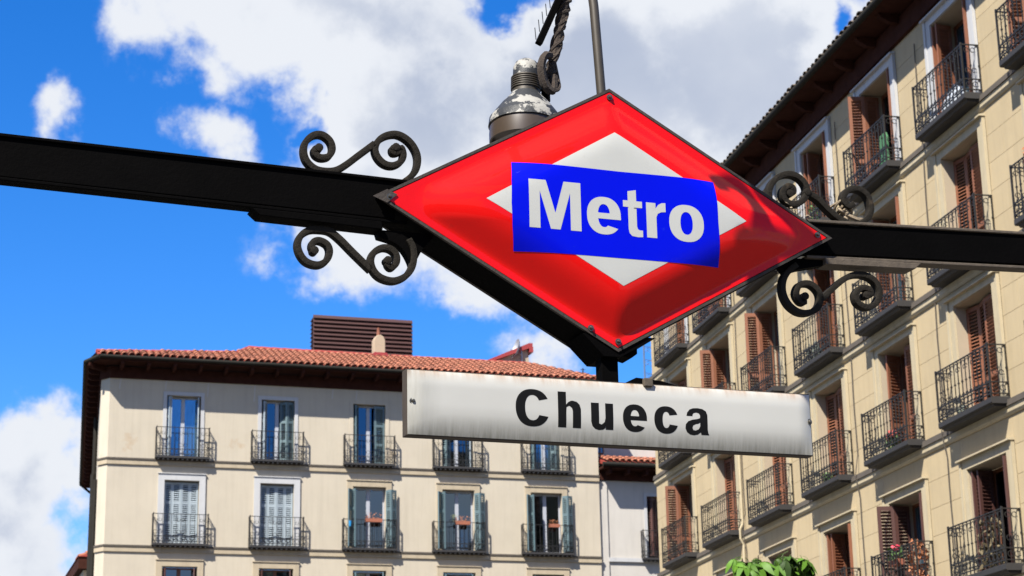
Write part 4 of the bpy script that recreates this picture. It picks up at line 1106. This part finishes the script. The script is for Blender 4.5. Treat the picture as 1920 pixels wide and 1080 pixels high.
# face: edge-following grid so the flange crease is clean
def diamond_face(m):
    vs = []; fs = []; NR, NA = 46, 48
    es = [0, 0.012, RIM - 0.004, RIM, RIM + 0.006, RIM + 0.014] + [RIM + 0.014 + (0.517 - RIM - 0.014) * ((i + 1) / (NR - 6)) ** 1.05 for i in range(NR - 6)]
    es = [e for e in es if e < 0.5165]
    emax = AI * BI / LN
    for e in es:
        s_ = 1 - e / emax
        for q in range(4):
            c0 = [(1, 0), (0, 1), (-1, 0), (0, -1)][q]; c1_ = [(0, 1), (-1, 0), (0, -1), (1, 0)][q]
            for i in range(NA):
                t = i / NA; x = (c0[0] + (c1_[0] - c0[0]) * t) * AI * s_; z = (c0[1] + (c1_[1] - c0[1]) * t) * BI * s_
                vs.append((x, -hgt(x, z), z))
    n_ = 4 * NA
    for r_ in range(len(es) - 1):
        for i in range(n_): fs.append((r_ * n_ + i, r_ * n_ + (i + 1) % n_, (r_ + 1) * n_ + (i + 1) % n_, (r_ + 1) * n_ + i))
    vs.append((0, -hgt(0, 0), 0)); b = (len(es) - 1) * n_
    for i in range(n_): fs.append((b + i, b + (i + 1) % n_, len(vs) - 1))
    me = bpy.data.meshes.new('face'); me.from_pydata(vs, [], fs)
    bm = bmesh.new(); bm.from_mesh(me); bmesh.ops.recalc_face_normals(bm, faces=bm.faces)
    if bm.faces[0].normal.y > 0: bmesh.ops.reverse_faces(bm, faces=bm.faces)
    bm.to_mesh(me); bm.free(); me.materials.append(m)
    me.polygons.foreach_set('use_smooth', [True] * len(me.polygons))
    return me
face = put('face', diamond_face(RED), sg)
rear = put('rear_face', face.data, sg, (0, 0.24, 0), rotz=PI)
# frame box: side walls and lip
D4 = [(1, 0), (0, 1), (-1, 0), (0, -1)]
def dring(mb, ao, bo, ai, bi, y0, y1):
    vs = []
    for a, b, y in ((ao, bo, y0), (ai, bi, y0), (ai, bi, y1), (ao, bo, y1)):
        vs += [(a * p, y, b * q) for p, q in D4]
    fs = []
    for r_ in range(4):
        for i in range(4): fs.append((r_ * 4 + i, r_ * 4 + (i + 1) % 4, ((r_ + 1) % 4) * 4 + (i + 1) % 4, ((r_ + 1) % 4) * 4 + i))
    mb.add(vs, fs)
mb = MB(); dring(mb, AO, BO, AI - 0.004, BI - 0.002, 0.012, 0.228); mb.build('frame', BLK, sg)
mb = MB(); dring(mb, AO + 0.006, BO + 0.0035, AI + 0.006, BI + 0.0035, -0.006, 0.0115); mb.build('lip', LIP, sg)
mb = MB(); dring(mb, AO + 0.006, BO + 0.0035, AI + 0.006, BI + 0.0035, 0.2285, 0.246); mb.build('lip', LIP, sg)
# prints
put('white_diamond', face_mesh('white_diamond', [[[(0.613, 0.02), (-0.010, 0.372), (-0.610, 0.012), (0.004, -0.330)][::-1]]], PRW, 0.0008), sg)
put('name_band', face_mesh('name_band', [[[(-0.485, 0.196), (-0.25, 0.190), (0.0, 0.187), (0.25, 0.190), (0.470, 0.196), (0.468, 0.0), (0.476, -0.200), (0.25, -0.206), (0.0, -0.208), (-0.25, -0.208), (-0.482, -0.204), (-0.497, -0.10), (-0.501, 0.0), (-0.497, 0.10)][::-1]]], PRB, 0.0016), sg)

def arc(cx, cy, rx, ry, a0, a1, n=14):
    return [(cx + rx * math.cos(R_(a0 + (a1 - a0) * i / n)), cy + ry * math.sin(R_(a0 + (a1 - a0) * i / n))) for i in range(n + 1)]
def superarc(cx, cy, rx, ry, a0, a1, n=18, p=2.25):
    out = []
    for i in range(n + 1):
        a = R_(a0 + (a1 - a0) * i / n); c, s_ = math.cos(a), math.sin(a)
        out.append((cx + rx * math.copysign(abs(c) ** (2 / p), c), cy + ry * math.copysign(abs(s_) ** (2 / p), s_)))
    return out
def glyph(ch, bold=True):
    """outline loops, cap height 1, x-height .74; returns loops, width"""
    s_ = 0.20 if bold else 0.20; t_ = 0.15 if bold else 0.16; XH = 0.75
    if ch == 'M':
        return [[(0, 0), (0, 1), (.285, 1), (.435, .335), (.585, 1), (.87, 1), (.87, 0), (.69, 0), (.69, .77), (.515, 0), (.355, 0), (.18, .77), (.18, 0)]], .87
    if ch == 'o':
        return [superarc(.31, .37, .31, .39, 0, 360, 36)[:-1], superarc(.31, .37, .31 - s_, .39 - t_, 360, 0, 30)[:-1]], .62
    if ch == 'e':
        cx, cy, rx, ry = .295, .37, .295, .39; ix, iy = rx - s_ * .95, ry - t_
        out = superarc(cx, cy, rx, ry, -38, -352, 44)
        out = [p for p in out]
        out.append((cx + rx, cy - .065))
        out += [(cx - ix + .0, cy - .065)]
        out += superarc(cx, cy, ix, iy, 195, 305, 12)
        hole = [(cx - ix + .01, cy + .055), (cx + ix - .01, cy + .055)] + superarc(cx, cy, ix, iy, 14, 166, 14)
        return [out, hole], .59
    if ch == 't':
        x0, x1 = .115, .115 + s_
        return [[(x0, .60), (0, .60), (0, .735), (x0, .735), (x0, .93), (x1, .97), (x1, .735), (x1 + .135, .735), (x1 + .135, .60), (x1, .60), (x1, .20), (x1 + .02, .15), (x1 + .06, .13), (x1 + .135, .13), (x1 + .135, -.005), (x1 + .02, -.015), (x0 + .08, .0), (x0 + .02, .055), (x0, .14)]], x1 + .135
    if ch == 'r':
        return [[(0, 0), (0, .735), (s_ * .95, .735), (s_ * .95, .62), (s_ + .04, .70), (s_ + .11, .745), (s_ + .19, .755), (s_ + .19, .565), (s_ + .10, .555), (s_ + .03, .515), (s_, .44), (s_, 0)]], s_ + .19
    if ch == 'h':
        w = .56
        return [[(0, 0), (0, 1), (s_, 1), (s_, .64), (s_ + .05, .71), (s_ + .12, .755), (.36, .76), (.46, .735), (.53, .66), (w, .54), (w, 0), (w - s_, 0), (w - s_, .47), (w - s_ - .02, .555), (w - s_ - .07, .60), (.27, .605), (.21, .57), (s_ + .005, .50), (s_, .42), (s_, 0)]], w
    if ch == 'u':
        w = .56; L_ = [(0, .74), (0, .21), (.03, .09), (.10, .01), (.20, -.02), (.30, -.005), (.36, .04), (w - s_ + .01, .10), (w - s_ + .01, 0), (w, 0), (w, .74), (w - s_, .74), (w - s_, .32), (w - s_ - .02, .21), (w - s_ - .08, .15), (.26, .135), (.20, .165), (s_, .26), (s_, .74)]
        return [L_], w
    if ch == 'C':
        cx, cy, rx, ry = .36, .5, .36, .52
        out = superarc(cx, cy, rx, ry, 28, 336, 44); inn = superarc(cx, cy, rx - s_, ry - t_ * 1.05, 328, 34, 36)
        return [out + inn], .71
    if ch == 'c':
        cx, cy, rx, ry = .29, .37, .29, .39
        out = superarc(cx, cy, rx, ry, 22, 340, 38); inn = superarc(cx, cy, rx - s_, ry - t_, 330, 32, 28)
        return [out + inn], .575
    if ch == 'a':
        out = [(.03, .52), (.05, .62), (.11, .71), (.19, .75), (.30, .76), (.41, .74), (.49, .68), (.52, .58), (.52, .16), (.535, .06), (.56, 0), (.375, 0), (.36, .07), (.29, .005), (.20, -.02), (.11, -.005), (.035, .06), (.0, .16), (.01, .28), (.07, .37), (.17, .42), (.28, .445), (.345, .475), (.35, .55), (.32, .61), (.26, .63), (.20, .61), (.175, .57), (.17, .52)]
        hole = [(.345, .345), (.345, .24), (.31, .155), (.24, .115), (.185, .125), (.165, .19), (.18, .255), (.24, .295), (.30, .31)]
        return [out, hole], .56
def letters(text, spans, z0, cap, bold, m, parent, off, mk):
    for ch, (a, b) in zip(text, spans):
        loops, w = glyph(ch, bold)
        lp = [[(a + x / w * (b - a), z0 + z * cap) for x, z in l] for l in loops]
        put('letter', mk('letter', [lp], m, off), parent)
spM = [(-0.422, -0.185), (-0.158, 0.000), (0.012, 0.102), (0.121, 0.214), (0.229, 0.396)]
for_m = lambda n_, p, m, off: face_mesh(n_, p, m, off, cell=0.02)
ms_ = letters('Metro', spM, -0.103, 0.218, True, PRW, sg, 0.0024, for_m)
MB().prism([(-1.092, -0.004), (-1.03, 0.032), (-0.985, 0.012), (-1.03, -0.028)], -0.010, -0.0065, 'y').build('corner_plate', LIP, sg)
# screws along the flange
def screw(parent, x, z, y=-0.006):
    key = 'screw'
    if key not in CACHE:
        mb = MB(); pr = [(0.0, -0.012), (0.006, -0.012), (0.010, -0.008), (0.011, 0.0), (0.019, 0.0), (0.020, 0.004)]
        n_ = 12; vs = []; fs = []
        for r_, yy in pr:
            for k_ in range(n_): vs.append((r_ * math.cos(2 * PI * k_ / n_), yy, r_ * math.sin(2 * PI * k_ / n_)))
        for i in range(len(pr) - 1):
            for k_ in range(n_): fs.append((i * n_ + k_, i * n_ + (k_ + 1) % n_, (i + 1) * n_ + (k_ + 1) % n_, (i + 1) * n_ + k_))
        mb.add(vs, fs); CACHE[key] = mb.mesh('screw', SCW, smooth=True)
    o = put('screw', CACHE[key], parent, (x, y, z)); o.scale = (0.72, 1, 0.72); return o
for x, z in ((-1.018, 0.0), (1.0, 0.008), (0.0, 0.562), (0.0, -0.560), (-0.125, -0.508)): screw(sg, x, z, -0.0105)
# hanger post and bracket
MB().box(-0.065, 0.012, 0.03, 0.10, -0.745, -0.585).build('hanger_post', BLK, sg, bevel=0.003)
MB().prism([(-0.16, -0.53), (0.18, -0.53), (0.012, -0.625), (-0.065, -0.625)], 0.0, 0.20, 'y').build('foot_plate', BLK, sg)
MB().prism([(0.03, -0.612), (0.10, -0.572), (0.10, -0.60), (0.07, -0.622)], 0.02, 0.12, 'y').build('clamp', BLK, sg, bevel=0.003)

# ================================================================== NAME PANEL "Chueca"
PZ = 3.367
ps = thing('station_name_panel', 'long weathered white enamel panel with black letters reading Chueca under the red diamond', 'sign', Sw(-0.019, 0, PZ), SH)
PX, PH = 0.926, 0.135
def ph(x, z):
    ex = PX - abs(x); eb = z + PH; et = PH - z
    b = 0.020
    f = lambda e, w: 1.0 if e > w else 1 - (1 - max(e, 0) / w) ** 2
    return 0.004 + b * f(ex, 0.07) ** 1.0 * f(eb, 0.13) * f(et, 0.07) ** 0.6
def panel_face(name, m):
    xs = [-PX + 2 * PX * i / 150 for i in range(151)]; zs = [-PH + 2 * PH * j / 40 for j in range(41)]
    vs = [(x, -ph(x, z), z) for z in zs for x in xs]; nx = len(xs)
    fs = [(j * nx + i, j * nx + i + 1, (j + 1) * nx + i + 1, (j + 1) * nx + i) for j in range(40) for i in range(nx - 1)]
    me = bpy.data.meshes.new(name); me.from_pydata(vs, [], fs); me.materials.append(m); me.polygons.foreach_set('use_smooth', [True] * len(me.polygons)); return me
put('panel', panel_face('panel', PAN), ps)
MB().box(-PX - 0.004, PX + 0.004, -0.002, 0.055, -PH - 0.004, PH + 0.004).build('backing_box', mat('brown_rusty_edge', (0.045, 0.032, 0.022), .8, var=.4, vscale=12), ps, bevel=0.002)
def panel_letter(name, polys, m, off):
    bm = bmesh.new()
    for grp in polys:
        loops = [[Vector((p[0], p[1], 0)) for p in lp] for lp in grp]; flat = [v for lp in loops for v in lp]
        bv = [bm.verts.new((v.x, 0, v.y)) for v in flat]
        for t in tessellate_polygon(loops):
            try: bm.faces.new([bv[i] for i in t])
            except ValueError: pass
    q = -0.13
    while q < 0.13:
        bmesh.ops.bisect_plane(bm, geom=bm.verts[:] + bm.edges[:] + bm.faces[:], plane_co=(0, 0, q), plane_no=(0, 0, 1), dist=1e-6); q += 0.0135
    for v in bm.verts: v.co.y = -ph(v.co.x, v.co.z) - off
    for f in bm.faces:
        f.normal_update()
        if f.normal.y > 0: f.normal_flip()
    me = bpy.data.meshes.new(name); bm.to_mesh(me); bm.free(); me.materials.append(m); return me
spC = [(-0.462, -0.313), (-0.273, -0.170), (-0.124, -0.023), (0.021, 0.132), (0.166, 0.277), (0.311, 0.424)]
letters('Chueca', spC, -0.075, 0.152, False, LET, ps, 0.0006, panel_letter)
screw(ps, -PX + 0.022, 0.003, -0.012); screw(ps, PX - 0.01, 0.012, -0.012)
MB().prism([(0.05, PH + 0.005), (0.29, PH + 0.005), (0.22, PH + 0.022), (0.10, PH + 0.03)], 0.0, 0.05, 'y').build('bracket', BLK, ps)
MB().box(0.125, 0.165, -0.030, -0.004, PH - 0.012, PH + 0.024).build('clip', RST, ps, bevel=0.003)

# ================================================================== rod, floodlight, spikes
rod = thing('steel_rod', 'thin grey brown steel rod rising from the top tip of the red diamond', 'rod', Sw(-0.012, 0.05, 4.80), SH)
MB().tube([(0.0, 0, -0.02), (-0.025, 0.0, 0.46), (-0.14, 0.28, 2.75)], 0.0215, 14).build('rod', RODM, rod, smooth=True)
MB().tube([(0.0, 0, -0.02), (0.0, 0, 0.02)], 0.03, 14).build('collar', BLK, rod, smooth=True)

def floodlight(label, loc, rz_, tilt, armpts, rough=True):
    fl = thing('floodlight', label, 'lamp', loc, rz_)
    mb = MB(); prof = [(0.0, 0.525), (0.028, 0.52), (0.050, 0.50), (0.060, 0.47), (0.062, 0.405)]
    body = mb.lathe(prof, 28)
    o = mb.build('cap', LMP, fl, smooth=True); parts = [o]
    mb = MB()
    for i in range(6): 
        z = 0.405 - i * 0.0135; mb.lathe([(0.063, z + 0.003), (0.070, z), (0.070, z - 0.006), (0.063, z - 0.009)], 28)
    mb.lathe([(0.063, 0.41), (0.065, 0.30)], 28)
    parts.append(mb.build('cooling_fins', RODM, fl, smooth=True))
    mb = MB(); mb.lathe([(0.068, 0.305), (0.078, 0.285), (0.11, 0.24), (0.145, 0.18), (0.158, 0.155)], 36); parts.append(mb.build('reflector_shell', LMP, fl, smooth=True))
    mb = MB(); mb.lathe([(0.159, 0.156), (0.166, 0.145), (0.170, 0.10), (0.164, 0.098)], 36); parts.append(mb.build('rim_band', LMP, fl, smooth=True))
    mb = MB(); mb.lathe([(0.163, 0.099), (0.165, 0.05), (0.163, 0.0), (0.155, 0.0), (0.155, 0.09)], 36); parts.append(mb.build('skirt', LMD, fl, smooth=True))
    mb = MB(); mb.lathe([(0.0, 0.03), (0.154, 0.035)], 36); parts.append(mb.build('lens', LMD, fl, smooth=True))
    mb = MB(); mb.tube([(0.055, 0.02, 0.52), (0.10, 0.02, 0.48), (0.105, 0.02, 0.30), (0.08, .0, .27)], 0.022, 8); parts.append(mb.build('bracket', BLK, fl, smooth=True))
    mb = MB(); mb.box(-0.14, -0.125, -0.02, 0.0, 0.09, 0.16); parts.append(mb.build('latch', SCW, fl))
    for p in parts: p.rotation_euler = tilt; p.scale = (1, 1, 0.80)
    if armpts:
        arm = MB().tube(catmull(armpts, 5), 0.019, 9).build('arm', BARK, fl, smooth=True)
        rr = random.Random(5); path = catmull(armpts, 8); mb = MB()
        for wv in range(5):
            pts = []
            for i, p in enumerate(path):
                a = i * .45 + wv * 1.3; pts.append(p + Vector((0.019 * math.cos(a), .016 * math.sin(a), 0.019 * math.sin(a * .8 + wv))))
            mb.tube(pts, 0.009, 5)
        mb.build('wrapped_cord', BARK, arm, smooth=True)
        mb = MB()
        for i in range(230):
            p = path[rr.randrange(len(path) - 1)] + Vector((rr.uniform(-.02, .02), rr.uniform(-.02, .02), rr.uniform(-.02, .02))); d = Vector((rr.gauss(0.3, 1), rr.gauss(0, .6), rr.gauss(0, .7))).normalized() * rr.uniform(.025, .06)
            s_ = d.orthogonal().normalized() * .0012
            mb.add([p - s_, p + s_, p + d], [(0, 1, 2)])
        mb.build('fibre', ROPE, arm, kind='stuff')
        mb = MB(); mb.tube(catmull([(0.10, -.05, .43), (0.075, -.06, .40), (0.08, -.07, .30), (0.115, -.06, .25), (0.155, -.04, .27), (0.165, 0, .34), (0.15, 0, .42)], 5), 0.009, 6)
        mb.tube(catmull([(0.12, -.03, .43), (0.08, -.06, .41), (0.055, -.08, .34), (0.075, -.07, .26), (.12, -.05, .25), (.135, -.03, .33)], 5), 0.019, 6)
        mb.build('cord_loop', BARK, arm, smooth=True)
    return fl
floodlight('grey floodlight with peeling paint hanging behind the upper left edge of the red diamond', Sw(-0.290, 0.30, 4.665), SH, (R_(-3), R_(3), 0),
           [(0.075, 0.0, 0.34), (0.115, 0, 0.345), (0.145, 0.0, 0.42), (0.175, 0.0, 0.55), (0.20, 0, 0.66), (0.225, 0, 0.76), (0.27, 0.02, 1.0), (0.33, .04, 1.8), (0.36, .04, 2.85)])
sp = thing('bird_spike_strip', 'dark slanted bar with thin bird spikes beside the wrapped lamp arm', 'bird spikes', Sw(-0.222, 0.28, 5.150), SH)
MB().sweep([(0, 0, 0), (0.105, 0, 0.235), (0.33, 0.0, 0.74)], 0.03, 0.03, (0, 1, 0)).build('bar', BLK, sp, bevel=0.003)
for i in range(15):
    t = i / 15; MB().tube([(-0.012 + 0.28 * t, 0, 0.02 + 0.63 * t), (-0.02 + 0.28 * t, -.01, 0.075 + 0.63 * t)], 0.0022, 4).build('spike', SCW, sp)
# the same lamp on the street side of the frame, above the picture, that throws its shadow on the right of the sign
floodlight('second floodlight above the street side of the red diamond, out of the picture', Sw(-0.22, -0.90, 5.43), SH, (R_(8), R_(0), 0), None)
ar = thing('lamp_arm', 'curled black arm holding the street side floodlight above the picture', 'lamp arm', Sw(-1.07, -0.90, 5.993), SH)
def sh(pts): return catmull([(x, 0, z - 4.243) for x, z in pts], 6)
MB().sweep(sh([(.525, 4.35), (.50, 4.385), (.515, 4.425), (.56, 4.44), (.62, 4.40), (.68, 4.31), (.72, 4.21), (.72, 4.10), (.69, 4.0)]), 0.055, 0.03).build('arm', BLK, ar)
MB().sweep(sh([(.60, 4.60), (.66, 4.46), (.76, 4.36), (.86, 4.28), (.95, 4.21), (.98, 4.16)]), 0.05, 0.03).build('arm', BLK, ar)
MB().sweep(sh([(.72, 4.15), (.80, 4.16), (.88, 4.20), (.93, 4.24)]), 0.03, 0.03).build('brace', BLK, ar)
MB().sweep([(0.62, 0, 0.33), (0.5, 0.4, 0.9), (0.3, 1.2, 1.55)], 0.05, 0.05, (1, 0, 0)).build('arm', BLK, ar)

# ================================================================== the blocks that close the plaza behind and left of the camera
def plaza_block(label, loc, rz_, w, h):
    t = thing('apartment_block', label, 'building', loc, rz_)
    nb_ = int(w / 4); ops_ = []
    for i in range(nb_):
        for j in range(5):
            x = 2 + i * 4; z = 1.2 + j * 3.5; ops_.append((x, x + 1.4, z, z + 2.3))
    mb = MB(); wall_openings(mb, 0, nb_ * 4, 0, h, ops_, 0, 0.4); mb.build('wall', PLD, t)
    MB().box(0, nb_ * 4, 0.4, 12, 0, h - 0.3).build('core', DRK, t)
    MB().box(-0.3, nb_ * 4 + .3, -0.8, 0.3, h + 0.001, h + 0.25).build('eaves_beam', WOOD, t)
    MB().prism([(-0.9, h + 0.26), (12.6, h + 0.26), (6, h + 2.6)], -0.3, nb_ * 4 + .3, 'x').build('roof', TIR, t)
    wm = MB(); frame_ring(wm, 0, 1.4, 0, 2.3, 0.08, 0.2, 0.26, True); wm.box(0.66, 0.74, 0.2, 0.26, 0.08, 2.2); wm = wm.mesh('window_frame', FRW)
    for o in ops_: put('window_frame', wm, t, (o[0], 0, o[2]))
plaza_block('plain apartment block closing the plaza behind the viewer', (60, -62, 0), PI, 120, 15)
plaza_block('plain apartment block on the left side of the plaza outside the picture', (-27, -40, 0), PI / 2, 74, 25)
